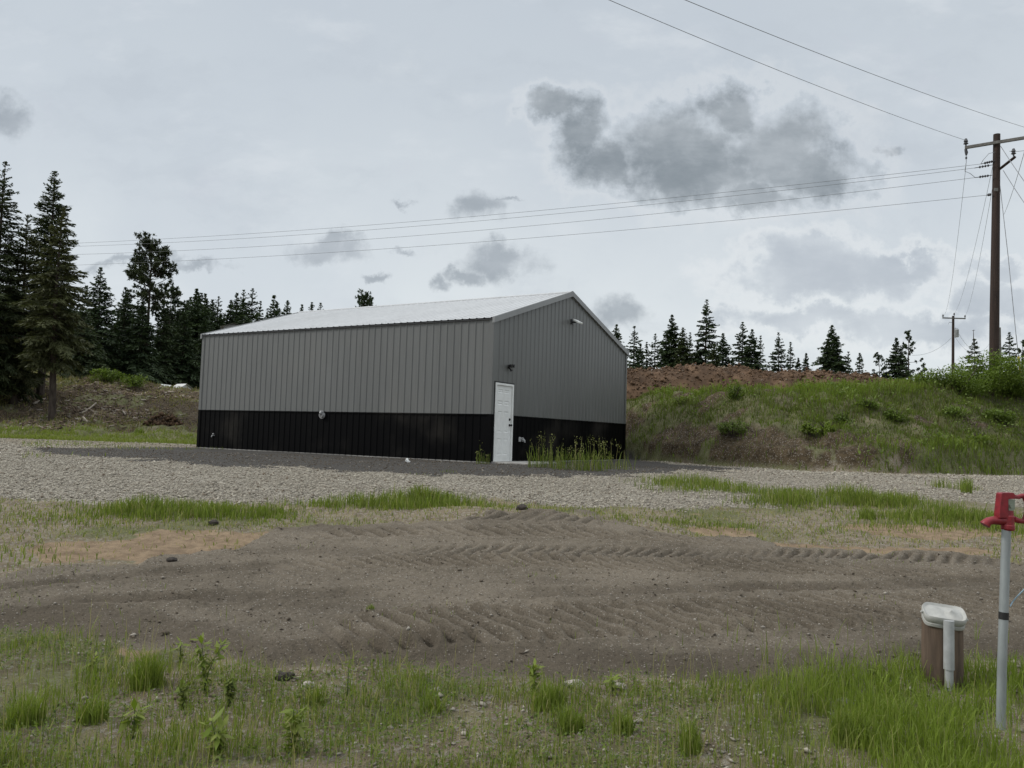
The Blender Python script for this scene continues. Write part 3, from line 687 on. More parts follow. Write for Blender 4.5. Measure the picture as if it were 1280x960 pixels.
# ------------------------------------------------------------------ rust brown dirt pile on the bank
def pile():
    tops = [(755, 462), (785, 459), (815, 460), (842, 459), (862, 454), (880, 451), (905, 452), (935, 455), (975, 460), (1020, 462), (1060, 463), (1100, 467), (1130, 472)]
    Yc = 33.0
    tx = [at(a, b, Yc)[0] for a, b in tops]; tz = [at(a, b, Yc)[2] for a, b in tops]
    n, m = 260, 46
    xs = np.linspace(tx[0]-3.0, tx[-1]+1.2, n); t = np.linspace(-1, 1, m)
    X = np.repeat(xs[:, None], m, 1); Yy = Yc+.6+t[None, :]*2.5+.4*np.sin(xs*.8)[:, None]
    top = np.interp(xs, tx, tz); g = base_z(X, Yy)
    endf = sstep(tx[-1]+1.2, tx[-1]-1.5, xs)*sstep(tx[0]-3, tx[0]-1.5, xs)
    hgt = np.maximum(top[:, None]-base_z(xs, np.full(n, Yc))[:, None], .1)
    prof = np.clip(1-np.abs(t)**1.6, 0, 1)[None, :]
    Zz = g+hgt*prof*endf[:, None]+(fbm(X*1.1, Yy*1.1, 3, 130)-.5)*.34*prof+(fbm(X*4, Yy*4, 3, 133)-.5)*.26*prof+(fbm(X*12, Yy*12, 2, 136)-.5)*.12*prof-.12-.7*np.abs(t)[None, :]**5
    o = empty('dirt_pile', (float(xs.mean()), Yc, float(base_z(xs.mean(), Yc))), 0, 'long heap of rust brown dirt and rocks along the top of the grassy bank', 'dirt pile')
    org = np.array(o.location)
    I = np.arange(n*m).reshape(n, m); q = np.stack([I[:-1, :-1], I[1:, :-1], I[1:, 1:], I[:-1, 1:]], -1).reshape(-1, 4)
    P = np.stack([X, Yy, Zz], -1).reshape(-1, 3)
    nn = fbm(P[:, 0]*2, P[:, 1]*2, 3, 140)
    np_mesh('earth', P-org, None, M['rubble'], o, np.stack([np.clip((nn-.3)*1.7, 0, 1), 0*nn, nn], 1), q)
    k = R.randint(0, len(P), 12000); pos = P[k]+R.normal(0, .06, (12000, 3))*np.array([1, 1, .3])
    c = lumps('rubble', pos-org, np.clip(R.lognormal(-3.5, .5, 12000), .015, .14), M['rubble'], rt(12000, .05, .15), o, .8); c['kind'] = 'stuff'
pile()
# ------------------------------------------------------------------ trees
def rot_about(d, ang_h, dz):
    c, s = np.cos(ang_h), np.sin(ang_h)
    return np.stack([d[:, 0]*c-d[:, 1]*s, d[:, 0]*s+d[:, 1]*c, d[:, 2]+dz], 1)
def conifer(name, base, H, Rm, clear, kind, label, cat='tree', olive=0., dens=1., near=False, group=None, topx=0., tip=None):
    """trunk + crown; kind fir, open, pine, flat, snag"""
    o = empty(name, base, R.uniform(0, 6.28) if topx == 0 else 0, label, cat, group)
    k = 9; tz = np.linspace(0, 1, k); bx, by = R.normal(0, .012*H, 2)*(0.5 if kind != 'pine' else 1.2)
    def tr(t): return np.stack([topx*t+bx*np.sin(t*3), by*np.sin(t*2.3), t*H], -1)
    r0 = max(.05, H*.0155)
    mb = MB(); mb.tube([np.array(tr(np.float64(t)))-np.array([0, 0, .35 if t == 0 else 0]) for t in tz], [max(.012, r0*(1.12-t*1.08)) for t in tz], 8)
    segB, sprP, sprD, sprL, sprW, tn = [], [], [], [], [], []
    CH = H-clear
    if kind == 'pine':
        nb = int(50*dens)
        u = np.sort(R.rand(nb))**.85
        L = Rm*(np.sin(np.clip(.16+.84*(1-u), 0, 1)**.8*np.pi*.62))*R.uniform(.55, 1.15, nb)
        z0 = clear+CH*u*.97; el = np.interp(u, [0, .5, 1], [.0, .35, 1.0])+R.normal(0, .2, nb)
    elif kind == 'snag':
        nb = int(26*dens); u = np.sort(R.rand(nb)); L = Rm*(1-u*.7)*R.uniform(.4, 1.1, nb); z0 = clear+CH*u; el = R.normal(.3, .3, nb)
    else:
        sp = {'fir': 46, 'open': 34, 'flat': 40, 'young': 20}[kind]
        per = {'fir': 8, 'open': 5, 'flat': 7, 'young': 7}[kind]
        lv = np.linspace(0, 1, int(sp*max(.55, min(1.3, CH/11))*dens**.5)+4); nb = len(lv)*per
        u = np.clip(np.repeat(lv, per)+R.normal(0, .008, nb), 0, .992)
        pw = {'fir': .85, 'open': .8, 'flat': .62, 'young': .9}[kind]
        grow = np.clip((u+.04)/.12, .55, 1)
        lvj = R.uniform(.78, 1.15, len(lv))
        L = Rm*(1-u)**pw*grow*R.uniform(.55, 1.18, nb)*np.repeat(lvj, per)+.06
        if kind in ('open', 'fir'): L *= np.where(R.rand(nb) < .08, .35, 1)
        z0 = clear+CH*u; el = np.interp(u, [0, .45, .8, 1], [-.38, -.12, .2, .75])+R.normal(0, .1, nb)
        if kind == 'flat': el = el+.12
    az = R.uniform(0, 6.283, nb)
    if kind not in ('pine', 'snag'):
        az = np.tile(np.arange(per)*6.283/per, len(lv))+np.repeat(R.uniform(0, 6.28, len(lv)), per)+R.normal(0, .25, nb)
    b0 = tr(z0/H); d = np.stack([np.cos(az)*np.cos(el), np.sin(az)*np.cos(el), np.sin(el)], 1)
    sag = np.where(L > .8, .12, .05) if kind not in ('pine', 'snag') else np.full(nb, -.12)
    btn = R.uniform(0, 1, nb)
    for i in range(nb):
        e = b0[i]+d[i]*L[i]; m_ = b0[i]+d[i]*L[i]*.5+np.array([0, 0, sag[i]*L[i]*.35])
        if L[i] > .35: mb.tube([b0[i], m_, e], [max(.006, .02*L[i]**.7), max(.005, .012*L[i]**.7), .004], 4, cap=False)
    if kind in ('pine', 'snag'):
        dn = 9 if kind == 'pine' else 2
        for i in range(nb):
            nt = max(2, int(L[i]*dn/1.3))
            s = np.clip(1-np.abs(R.normal(0, .33, nt)), .18, 1.05)
            c = b0[i]+d[i]*(L[i]*s)[:, None]+R.normal(0, .11*Rm*.5, (nt, 3))*np.array([1, 1, .7])*(1.1 if kind == 'pine' else .4)
            c[:, 2] += .1*L[i]*s*s
            nn = 20
            cc = np.repeat(c, nn, 0); dd = R.normal(0, 1, (nt*nn, 3)); dd[:, 2] += .35; dd /= np.linalg.norm(dd, axis=1)[:, None]
            sprP.append(cc); sprD.append(dd); sprL.append(R.uniform(.1, .22, nt*nn)*max(.8, min(1.3, Rm/1.5))); sprW.append(np.full(nt*nn, .05 if near else .062)); tn.append(np.full(nt*nn, btn[i])+R.uniform(-.2, .2, nt*nn))
        if kind == 'pine':
            c = tr(np.linspace(.93, 1., 6)); nn = 14; cc = np.repeat(c, nn, 0); dd = R.normal(0, 1, (len(cc), 3)); dd[:, 2] += .8; dd /= np.linalg.norm(dd, axis=1)[:, None]
            sprP.append(cc); sprD.append(dd); sprL.append(R.uniform(.1, .22, len(cc))); sprW.append(np.full(len(cc), .05)); tn.append(R.rand(len(cc)))
    else:
        step = (.10 if near else .15)/dens
        wd = .06 if near else .0019*float(o.location.y)*.8
        for i in range(nb):
            ns = max(2, int(L[i]/step))
            s = (np.arange(ns)+R.rand(ns))/ns; s = .12+.9*s
            c = b0[i]+d[i]*(L[i]*s)[:, None]; c[:, 2] += sag[i]*L[i]*np.sin(np.clip(s, 0, 1)*np.pi)*.7
            sl = L[i]*(1.06-s)*.42+.15
            for sg in (-1, 1):
                an = sg*R.uniform(.5, 1.15, ns)
                dd = rot_about(np.repeat(d[i][None], ns, 0), an, R.normal(-.16, .18, ns))
                ln = np.clip(sl*R.uniform(.6, 1.2, ns), .1, .75)*np.clip((1-u[i])*6, .28, 1)
                nsub = 3
                for j in range(nsub):
                    q = c+dd*(ln*j/nsub*.8)[:, None]+R.normal(0, .02, (ns, 3))
                    d2 = rot_about(dd, R.normal(0, .42, ns), R.normal(-.1, .2, ns))
                    sprP.append(q); sprD.append(d2); sprL.append(ln*R.uniform(.4, .75, ns)+.05*np.clip((1-u[i])*6, .3, 1)); sprW.append(np.full(ns, wd)); tn.append(np.full(ns, btn[i])+R.uniform(-.25, .25, ns)+.25*(s-.5))
            sprP.append(c); sprD.append(rot_about(np.repeat(d[i][None], ns, 0), R.normal(0, .3, ns), R.normal(0, .2, ns))); sprL.append(np.full(ns, .2*np.clip((1-u[i])*6, .3, 1))); sprW.append(np.full(ns, wd)); tn.append(np.full(ns, btn[i]))
        zt = np.linspace(.86, 1, 14); c = tr(zt); nn = 6; cc = np.repeat(c, nn, 0); a = R.uniform(0, 6.28, len(cc))
        dd = np.stack([np.cos(a), np.sin(a), R.uniform(.5, 1.8, len(cc))], 1); dd /= np.linalg.norm(dd, axis=1)[:, None]
        sprP.append(cc); sprD.append(dd); sprL.append((1.02-np.repeat(zt, nn))*H*.07+.04); sprW.append(np.full(len(cc), wd*.6)); tn.append(R.rand(len(cc)))
    if tip: mb.tube([(topx, 0, H*.96), (topx, 0, H+tip)], [.03, .012], 5); mb.tube([(topx-.14, 0, H+tip*.93), (topx+.14, 0, H+tip*.93)], .012, 4)
    mb.build('trunk', M['bark'], o, smooth=True)
    P, D, Ls, W, T = map(np.concatenate, (sprP, sprD, sprL, sprW, tn))
    n = len(P); D = D/np.maximum(np.linalg.norm(D, axis=1), 1e-6)[:, None]
    s = np.cross(D, np.array([0, 0, 1.])+R.normal(0, .5, (n, 3))); s /= np.maximum(np.linalg.norm(s, axis=1), 1e-6)[:, None]
    w = W[:, None]*R.uniform(.7, 1.25, (n, 1))
    v = np.stack([P-s*w*.22, P+s*w*.22, P+D*Ls[:, None]*.55+s*w*.55, P+D*Ls[:, None], P+D*Ls[:, None]*.55-s*w*.55], 1)
    f = (np.array([(0, 1, 2), (0, 2, 4), (2, 3, 4)])[None]+np.arange(n)[:, None, None]*5).reshape(-1, 3)
    tint = np.stack([np.clip(T, 0, 1), np.clip(olive+R.uniform(-.15, .15, n)*(olive > 0), 0, 1), R.rand(n)], 1)
    np_mesh('crown', v.reshape(-1, 3), f, M['needle_near'] if near else M['needle'], o, np.repeat(tint, 5, 0))
    return n*3
def tree(px, top, depth, kind, rpx, label, clear=.08, name=None, olive=0., dens=1., near=False, basepx=None, group=None, tip=None):
    bpx = basepx if basepx is not None else px-(.0 if abs(px-640) < 1 else 0)
    tp = at(px, top, depth)
    b = np.array([at(bpx, 480, depth)[0] if basepx is not None else tp[0], depth, 0.]); b[2] = float(ground_z(b[0], b[1])[0])
    H = tp[2]-b[2]
    nm = name or {'fir': 'fir_tree', 'open': 'fir_tree', 'flat': 'fir_tree', 'pine': 'pine_tree', 'young': 'young_spruce', 'snag': 'bare_tree'}[kind]
    return conifer(nm, b, H, (rpx*depth/F if near else max(rpx*depth/F, H*{'fir': .285, 'open': .255, 'pine': .155, 'young': .2, 'snag': .2, 'flat': .2}[kind]*(.62 if rpx <= 11 else 1)*R.uniform(.92, 1.1))), clear*H, kind, label, olive=olive, dens=dens, near=near, group=group, topx=(tp[0]-b[0]) if basepx is not None else 0., tip=tip)
GL = 'conifers at the left forest edge'; GR = 'conifers behind the dirt pile'; GB = 'conifers behind the building roof'
TREES = [
 # left stand
 (8, 203, 38, 'open', 66, 'tall dark conifer cut by the left edge of the picture', .07, .05, 1.15, True, None, GL, None),
 (69, 215, 41, 'flat', 44, 'tallest tree of the left stand, flat layered dark branches and a blunt top', .2, .0, 1.0, True, None, GL, None),
 (80, 262, 37, 'open', 54, 'olive conifer with a bare lower trunk standing in front on the cleared slope', 0.26, .6, 1.35, True, 68, GL, None),
 (34, 270, 39, 'open', 54, 'olive conifer with drooping low branches left of the bare trunk tree', 0.1, .55, 1.25, True, None, GL, None),
 (-25, 240, 40, 'fir', 60, 'dark conifer mostly outside the left edge behind the edge tree', .05, .0, .9, False, None, GL, None),
 (104, 385, 47, 'fir', 44, 'dark low fir filling the gap right of the olive tree', .03, .1, .8, False, None, GL, None),
 (125, 335, 50, 'fir', 44, 'dense pointed dark fir between the olive tree and the tall open pine', .03, .0, 1.0, False, None, GL, None),
 (157, 360, 53, 'fir', 36, 'shorter dense fir just left of the tall open pine', .03, .0, .9, False, None, GL, None),
 (190, 303, 52, 'pine', 34, 'tall open crowned pine with clumped needles and sky showing through', .5, .05, 1.7, True, None, GL, None),
 (214, 362, 55, 'pine', 24, 'smaller pine at the right shoulder of the tall open pine', .45, .0, 1.0, False, None, GL, None),
 (180, 378, 51, 'fir', 42, 'broad dark fir in front of the tall pine trunk', .03, .0, .9, False, None, GL, None),
 (206, 388, 53, 'fir', 36, 'dark fir with drooping low boughs below the small pine', .03, .05, .9, False, None, GL, None),
 (221, 365, 60, 'open', 16, 'thin fir spire right of the small pine', .1, .0, 1., False, None, GL, None),
 (230, 392, 54, 'fir', 32, 'dark fir beside the left edge of the building', .03, .0, .9, False, None, GL, None),
 (238, 372, 62, 'fir', 16, 'first slim fir left of the building eave', .06, .0, .85, False, None, GL, None),
 (248, 371, 64, 'open', 14, 'thin fir second in the row beginning at the building eave', .06, .0, .85, False, None, GL, None),
 (257, 368, 62, 'fir', 17, 'slim fir right above the left end of the eave', .06, .0, .85, False, None, GL, None),
 (265, 375, 66, 'fir', 15, 'shorter fir third from the left above the roof edge', .06, .0, .85, False, None, GL, None),
 (274, 371, 68, 'open', 16, 'sparse topped fir above the roof left of the broad dark fir', .06, .0, .9, False, None, GL, None),
 (256, 400, 56, 'fir', 30, 'low wide fir directly behind the left corner of the building', .03, .0, .85, False, None, GL, None),
 (289, 376, 66, 'fir', 20, 'broad dark fir behind the grey roof corner', .05, .0, .9, False, None, GB, None),
 (297, 367, 70, 'fir', 15, 'pointed fir left of the two tallest spires behind the roof', .05, .0, .9, False, None, GB, None),
 (305, 363, 72, 'open', 17, 'left one of the two tallest sparse fir spires behind the roof', .05, .0, .95, False, None, GB, None),
 (317, 361, 72, 'open', 16, 'right one of the two tallest sparse fir spires behind the roof', .05, .0, .95, False, None, GB, None),
 (326, 377, 74, 'open', 11, 'thin ragged fir just right of the tallest spires', .05, .0, .8, False, None, GB, None),
 (334, 391, 78, 'fir', 10, 'lowest fir tip showing over the roof left half', .05, .0, .8, False, None, GB, None),
 (346, 378, 80, 'fir', 13, 'pointed fir standing alone left of the fir with a twin top', .05, .0, .9, False, None, GB, None),
 (360, 376, 80, 'fir', 15, 'fir showing over the roof just left of the three small tips', .05, .0, .9, False, None, GB, None),
 (378, 381, 84, 'fir', 10, 'leftmost of three small fir tips over the roof ridge', .05, .0, .9, False, None, GB, None),
 (390, 378, 84, 'fir', 13, 'middle and tallest of three small fir tips over the roof ridge', .05, .0, .9, False, None, GB, None),
 (401, 379, 86, 'open', 13, 'rightmost of three small fir tips over the roof ridge', .05, .0, .9, False, None, GB, None),
 (452, 370, 70, 'pine', 13, 'lone pine top peeking over the middle of the roof ridge', .45, .0, 1.6, False, None, GB, None),
 # right of the building
 (771, 406, 75, 'fir', 15, 'dense fir half hidden by the right eave of the building', .05, .0, 1., False, None, GR, None),
 (793, 408, 80, 'open', 16, 'layered sparse fir, second from the right eave of the building', .05, .0, 1.0, False, None, GR, None),
 (801, 430, 82, 'fir', 10, 'short fir tucked against the layered sparse fir near the building', .05, .0, 1., False, None, GR, None),
 (808, 428, 84, 'open', 9, 'small thin fir left of the see-through fir near the building', .05, .0, 1., False, None, GR, None),
 (819, 418, 84, 'open', 15, 'see-through fir between the building and the tall dense fir', .05, .0, .8, False, None, GR, None),
 (840, 394, 78, 'fir', 19, 'tall dense fir second in height behind the dirt pile', .03, .0, 1.1, False, None, GR, None),
 (853, 410, 76, 'fir', 14, 'olive green fir leaning on the right of the tall dense fir', .03, .25, 1.1, False, None, GR, None),
 (863, 416, 82, 'open', 11, 'thin fir between the olive fir and the tallest conifer', .03, .0, .9, False, None, GR, None),
 (872, 428, 76, 'fir', 15, 'low dark fir at the left foot of the tallest conifer', .03, .1, 1., False, None, GR, None),
 (885, 375, 76, 'open', 20, 'tallest conifer behind the highest part of the dirt pile', .1, .0, 1.1, False, None, GR, None),
 (893, 430, 74, 'fir', 16, 'low olive fir below the tallest conifer', .03, .25, 1., False, None, GR, None),
 (904, 417, 78, 'fir', 13, 'dense small fir at the right foot of the tallest conifer', .03, .0, 1., False, None, GR, None),
 (916, 448, 80, 'fir', 12, 'very low fir in the gap right of the tallest conifer', .03, .1, 1., False, None, GR, None),
 (929, 403, 82, 'open', 19, 'sparse taller fir of the close pair right of the tallest conifer', .03, .0, 1.15, False, None, GR, None),
 (940, 412, 80, 'fir', 17, 'dense darker fir of the close pair right of the tallest conifer', .03, .0, 1.1, False, None, GR, None),
 (951, 420, 86, 'open', 9, 'thin pale fir at the right of the close pair', .03, .0, .7, False, None, GR, None),
 (973, 416, 84, 'open', 13, 'narrow sparse fir standing apart right of the close pair', .03, .0, 1.1, False, None, GR, None),
 (988, 428, 86, 'open', 10, 'thin fir right of the narrow fir standing apart', .03, .0, .9, False, None, GR, None),
 (998, 448, 84, 'fir', 8, 'small dense fir low beside the thin fir', .03, .0, 1., False, None, GR, None),
 (1008, 442, 86, 'fir', 8, 'small fir left of the big broad fir', .03, .0, 1., False, None, GR, None),
 (1040, 407, 74, 'fir', 23, 'big broad bushy fir alone over the right half of the dirt pile', .02, .0, 1.3, False, None, GR, None),
 (1060, 440, 80, 'open', 8, 'thin pale sapling against the right side of the big broad fir', .03, .1, .7, False, None, GR, None),
 (1074, 442, 76, 'open', 7, 'stubby little tree with a thick pale trunk right of the big broad fir', .35, .0, .9, False, None, GR, None),
 (1097, 446, 74, 'pine', 16, 'low wide pine left of the two trees by the far pole', .15, .0, 1., False, None, GR, None),
 (1121, 423, 74, 'fir', 14, 'dense fir of the pair left of the far utility pole', .03, .0, 1.15, False, None, GR, None),
 (1136, 415, 72, 'pine', 16, 'open pine of the pair left of the far utility pole', .1, .0, 1.1, False, None, GR, None),
 (1154, 455, 70, 'pine', 9, 'low ragged pine right of the open pine near the far pole', .2, .0, .8, False, None, GR, None),
 (1217, 425, 48, 'young', 23, 'young spruce with a thin bare leader between the two utility poles', .02, .12, 1., True, None, GR, .62),
 (1262, 416, 62, 'open', 20, 'grey green spruce just right of the near utility pole', .03, .05, 1.1, False, None, GR, None),
 (1278, 428, 45, 'snag', 22, 'nearly bare twiggy tree at the right edge behind the guy wire', .3, .0, 1., False, None, GR, None),
]
nt = 0
for (px, top, dep, kind, rpx, lab, clr, ol, dn, nr_, bpx, grp, tip) in TREES:
    nt += tree(px, top, dep, kind, rpx, lab, clr, None, ol, dn, nr_, bpx, grp, tip)
def mass(name, spots, label=None):
    vs, fs, cs, k = [], [], [], 0
    for x, y, h in spots:
        b = np.array([x, y, float(ground_z(x, y)[0])])
        before = set(bpy.data.objects)
        conifer('tmp', b, h, h*R.uniform(.24, .3), .02*h, 'fir', '', dens=.85)
        for o in set(bpy.data.objects)-before:
            if o.type == 'MESH' and o.name.startswith('crown'):
                me = o.data; a = np.empty(len(me.vertices)*3, np.float32); me.vertices.foreach_get('co', a); a = a.reshape(-1, 3)
                i = np.empty(len(me.loops), np.int32); me.loops.foreach_get('vertex_index', i)
                c = np.empty(len(me.vertices)*4, np.float32); me.color_attributes['tint'].data.foreach_get('color', c)
                vs.append(a+b); fs.append(i.reshape(-1, 3)+k); cs.append(c.reshape(-1, 4)[:, :3]); k += len(a)
            bpy.data.objects.remove(o, do_unlink=True)
    o = np_mesh(name, np.concatenate(vs), np.concatenate(fs), M['needle'], None, np.concatenate(cs)); o['kind'] = 'stuff'
sp_l = [(at(px, 480, d)[0], d, h) for px, d, h in [(R.uniform(-120, 340), R.uniform(56, 72), R.uniform(5.6, 7.8)) for _ in range(64)]]
mass('background_forest', sp_l)
sp_r = [(at(px, 480, d)[0], d, h) for px, d, h in [(R.uniform(745, 915), R.uniform(86, 96), R.uniform(3.6, 5.4)) for _ in range(26)]]
mass('background_forest', sp_r)
print('tree tris', nt)
# ------------------------------------------------------------------ metal building
BX0, BY0, BZ0, YAW, BL, BW, BH, RISE, BAND = -.519, 20.67, EZ-.6953, .5494, 11.377, 8.52, 3.7, 1.361, 1.24
def painted(name, col, rough, var=.06, spec=.5):
    m, t, b = mat(name)
    p = t.new('TexCoord').outputs['Object']
    n1 = t.noise(t.vec('MULTIPLY', p, (1, 1, .12)), 5, 5, .6); n2 = t.noise(p, .5, 4, .6)
    c = t.mix(t.ramp(n1, .3, .7), tuple(v*(1-var) for v in col), tuple(v*(1+var) for v in col))
    c = t.mix(t.math('MULTIPLY', t.ramp(n2, .5, .8), .12), c, (.2, .18, .15))
    sx = t.new('SeparateXYZ'); t.put(sx.inputs[0], p); wn_ = t.new('TexWhiteNoise', noise_dimensions='1D'); t.put(wn_.inputs['W'], t.math('FLOOR', t.math('DIVIDE', t.math('ADD', sx.outputs[0], sx.outputs[1]), .9144)))
    c = t.mix(wn_.outputs['Value'], t.mix(1., c, (.93, .93, .93), 'MULTIPLY'), c)
    t.put(b.inputs['Base Color'], c); b.inputs['Specular IOR Level'].default_value = spec
    t.put(b.inputs['Roughness'], t.math('MULTIPLY_ADD', n1, .12, rough-.06))
    bn = t.new('Bump'); bn.inputs['Strength'].default_value = .1; bn.inputs['Distance'].default_value = .02
    t.put(bn.inputs['Height'], t.noise(p, 1.3, 3)); t.put(b.inputs['Normal'], bn.outputs[0])
    return m
M['wall'] = painted('grey_steel_siding', (.128, .131, .126), .4)
M['black'] = painted('black_steel_siding', (.002, .002, .0024), .5, spec=.06)
M['roof'] = painted('galvanised_roof', (.5, .51, .515), .5)
M['trim'] = painted('light_grey_trim', (.24, .245, .245), .45)
M['white'] = simple('white_paint', (.74, .75, .73), .5, var=.05, dirt=((.5, .48, .43), .2))
M['blackmetal'] = simple('black_metal', (.012, .012, .013), .45)
M['concrete'] = simple('concrete', (.32, .31, .29), .9, var=.2, scale=8, bump=.3, dirt=((.16, .14, .11), .5))
M['greyplastic'] = simple('grey_plastic', (.3, .3, .3), .5)
bld = empty('metal_building', (BX0, BY0, BZ0), math.pi/2-YAW, 'grey steel pole building with black wainscot and pale metal roof', 'building')
RIB = .2286
def profile(length, cuts=(), start=.10):
    """(u, out) pairs of a ribbed sheet"""
    pts = [(0, 0)]; u = start
    while u < length-.05:
        pts += [(u-.032, 0), (u-.012, .016), (u+.012, .016), (u+.032, 0)]; u += RIB
    pts.append((length, 0)); pts += [(c, None) for c in cuts]
    pts.sort(key=lambda q: q[0]); us = [q[0] for q in pts if q[1] is not None]; os_ = [q[1] for q in pts if q[1] is not None]
    return [(q[0], q[1] if q[1] is not None else float(np.interp(q[0], us, os_))) for q in pts]
def sheet(name, fn, length, v0, v1, matl, hole=None, start=.10):
    pr = profile(length, [hole[0], hole[1], hole[0]+1e-4, hole[1]-1e-4] if hole else (), start)
    mb = MB(); n = 0
    for (u0, o0), (u1, o1) in zip(pr[:-1], pr[1:]):
        if u1-u0 < 2e-4: continue
        mid = (u0+u1)/2; a0, a1 = v0, v0
        if hole and hole[0] < mid < hole[1]: a0 = a1 = max(v0, hole[2])
        t0 = v1(u0) if callable(v1) else v1; t1 = v1(u1) if callable(v1) else v1
        if min(t0, t1)-a0 < .005: continue
        mb.add([fn(u0, a0, o0), fn(u1, a1, o1), fn(u1, t1, o1), fn(u0, t0, o0)], [(0, 1, 2, 3)])
    o = mb.build(name, matl, bld)
    return o
DX0, DX1, DH = .11, 1.05, 2.08
gt_ = lambda u: BH+RISE*(1-abs(u-BW/2)/(BW/2))-.01
south = lambda u, v, o: (u, -o, v); west = lambda u, v, o: (-o, u, v)
north = lambda u, v, o: (u, BL+o, v); east = lambda u, v, o: (BW+o, u, v)
sheet('wall_panel', south, BW, BAND, gt_, M['wall'], (DX0, DX1, DH)); sheet('wall_panel', north, BW, BAND, gt_, M['wall'])
sheet('wall_panel', west, BL, BAND, BH-.01, M['wall']); sheet('wall_panel', east, BL, BAND, BH-.01, M['wall'])
lo = .02
sheet('wainscot', lambda u, v, o: (u+DX1+.002, -o, v), BW-DX1-.002, lo, BAND-.03, M['black']); sheet('wainscot', north, BW, lo, BAND-.03, M['black'])
sheet('wainscot', west, BL, lo, BAND-.03, M['black']); sheet('wainscot', east, BL, lo, BAND-.03, M['black'])
mb = MB()
mb.box((DX1+.05, -.03, BAND-.03), (BW, -.003, BAND+.0)); mb.box((-.03, .04, BAND-.03), (-.003, BL, BAND)); mb.box((0.1, BL+.003, BAND-.03), (BW, BL+.03, BAND)); mb.box((BW+.003, .04, BAND-.03), (BW+.03, BL-.04, BAND))
mb.build('wainscot_trim', M['black'], bld)
for cx, cy, sx, sy in ((0, 0, -1, -1), (BW, 0, 1, -1), (0, BL, -1, 1), (BW, BL, 1, 1)):
    for z0, z1, mm in ((lo, BAND-.002, M['black']), (BAND+.002, BH-.03, M['wall'])):
        mb = MB()
        a = (cx+sx*.024, cy+sy*.024); 
        x0, x1 = sorted((cx-sx*.085, cx+sx*.026)); y0, y1 = sorted((cy+sy*.002, cy+sy*.026)); mb.box((x0, y0, z0), (x1, y1, z1))
        x0, x1 = sorted((cx+sx*.002, cx+sx*.0255)); y0, y1 = sorted((cy-sy*.085, cy+sy*.0015)); mb.box((x0, y0, z0), (x1, y1, z1))
        mb.build('corner_trim', mm, bld)
mb = MB(); mb.box((.0, .0, -.5), (BW, BL, lo-.002)); mb.build('foundation', M['concrete'], bld)
# interior liner keeps daylight from leaking through the single sheets
mb = MB(); mb.add([(0.03, .06, lo), (BW-.03, .06, lo), (BW-.03, BL-.06, lo), (.03, BL-.06, lo)], [(0, 1, 2, 3)]); mb.build('floor_slab', M['concrete'], bld)
OV, GO = .06, .05
sl = RISE/(BW/2); ls = math.hypot(BW/2+OV, sl*(BW/2+OV))
for side in (0, 1):
    nx = (-1 if side == 0 else 1)*sl/math.hypot(1, sl); nz = 1/math.hypot(1, sl)
    pr = profile(BL+2*GO, start=.08); mb = MB()
    def rp(u, t, o):
        x = -OV+(BW/2+OV)*t; z = BH+.035-sl*OV+sl*(x+OV)
        if side: x = BW-x
        return (x+nx*o, u-GO, z+nz*o)
    for (u0, o0), (u1, o1) in zip(pr[:-1], pr[1:]):
        f = [rp(u0, 0, o0), rp(u1, 0, o1), rp(u1, 1, o1), rp(u0, 1, o0)]
        mb.add(f, [(0, 3, 2, 1)] if side == 0 else [(0, 1, 2, 3)])
    mb.build('roof_panel', M['roof'], bld)
mb = MB()
for s in (-1, 1):
    f = lambda d, h: (BW/2+s*d, BH+RISE+.035-sl*d+h)
    (xa, z_a), (xb, zb_) = f(0, .035), f(.16, .03)
    mb.add([(xa, -GO-.01, z_a), (xb, -GO-.01, zb_), (xb, BL+GO+.01, zb_), (xa, BL+GO+.01, z_a)], [(0, 1, 2, 3)])
    mb.add([(xb, -GO-.01, zb_), (xb, -GO-.01, zb_-.03), (xb, BL+GO+.01, zb_-.03), (xb, BL+GO+.01, zb_)], [(0, 1, 2, 3)])
mb.build('ridge_cap', M['roof'], bld)
for yy0, yy1 in ((-GO-.022, -.004), (BL+.004, BL+GO+.022)):
    for s in (0, 1):
        mb = MB(); xs = [-OV-.01, BW/2-.003] if s == 0 else [BW/2+.003, BW+OV+.01]
        zf = lambda x: BH+.03+RISE-sl*abs(x-BW/2)
        v = [(x, y, zf(x)+h) for x in xs for y in (yy0, yy1) for h in (-.125, .028)]
        mb.add(v, [(0, 4, 5, 1), (2, 3, 7, 6), (0, 1, 3, 2), (4, 6, 7, 5), (1, 5, 7, 3), (0, 2, 6, 4)])
        mb.build('rake_trim', M['trim'], bld)
for x0, x1 in ((-.05, -.006), (BW+.006, BW+.05)):
    mb = MB(); mb.box((x0, 0, BH-.035), (x1, BL, BH-.004)); mb.build('eave_trim', M['blackmetal'], bld)
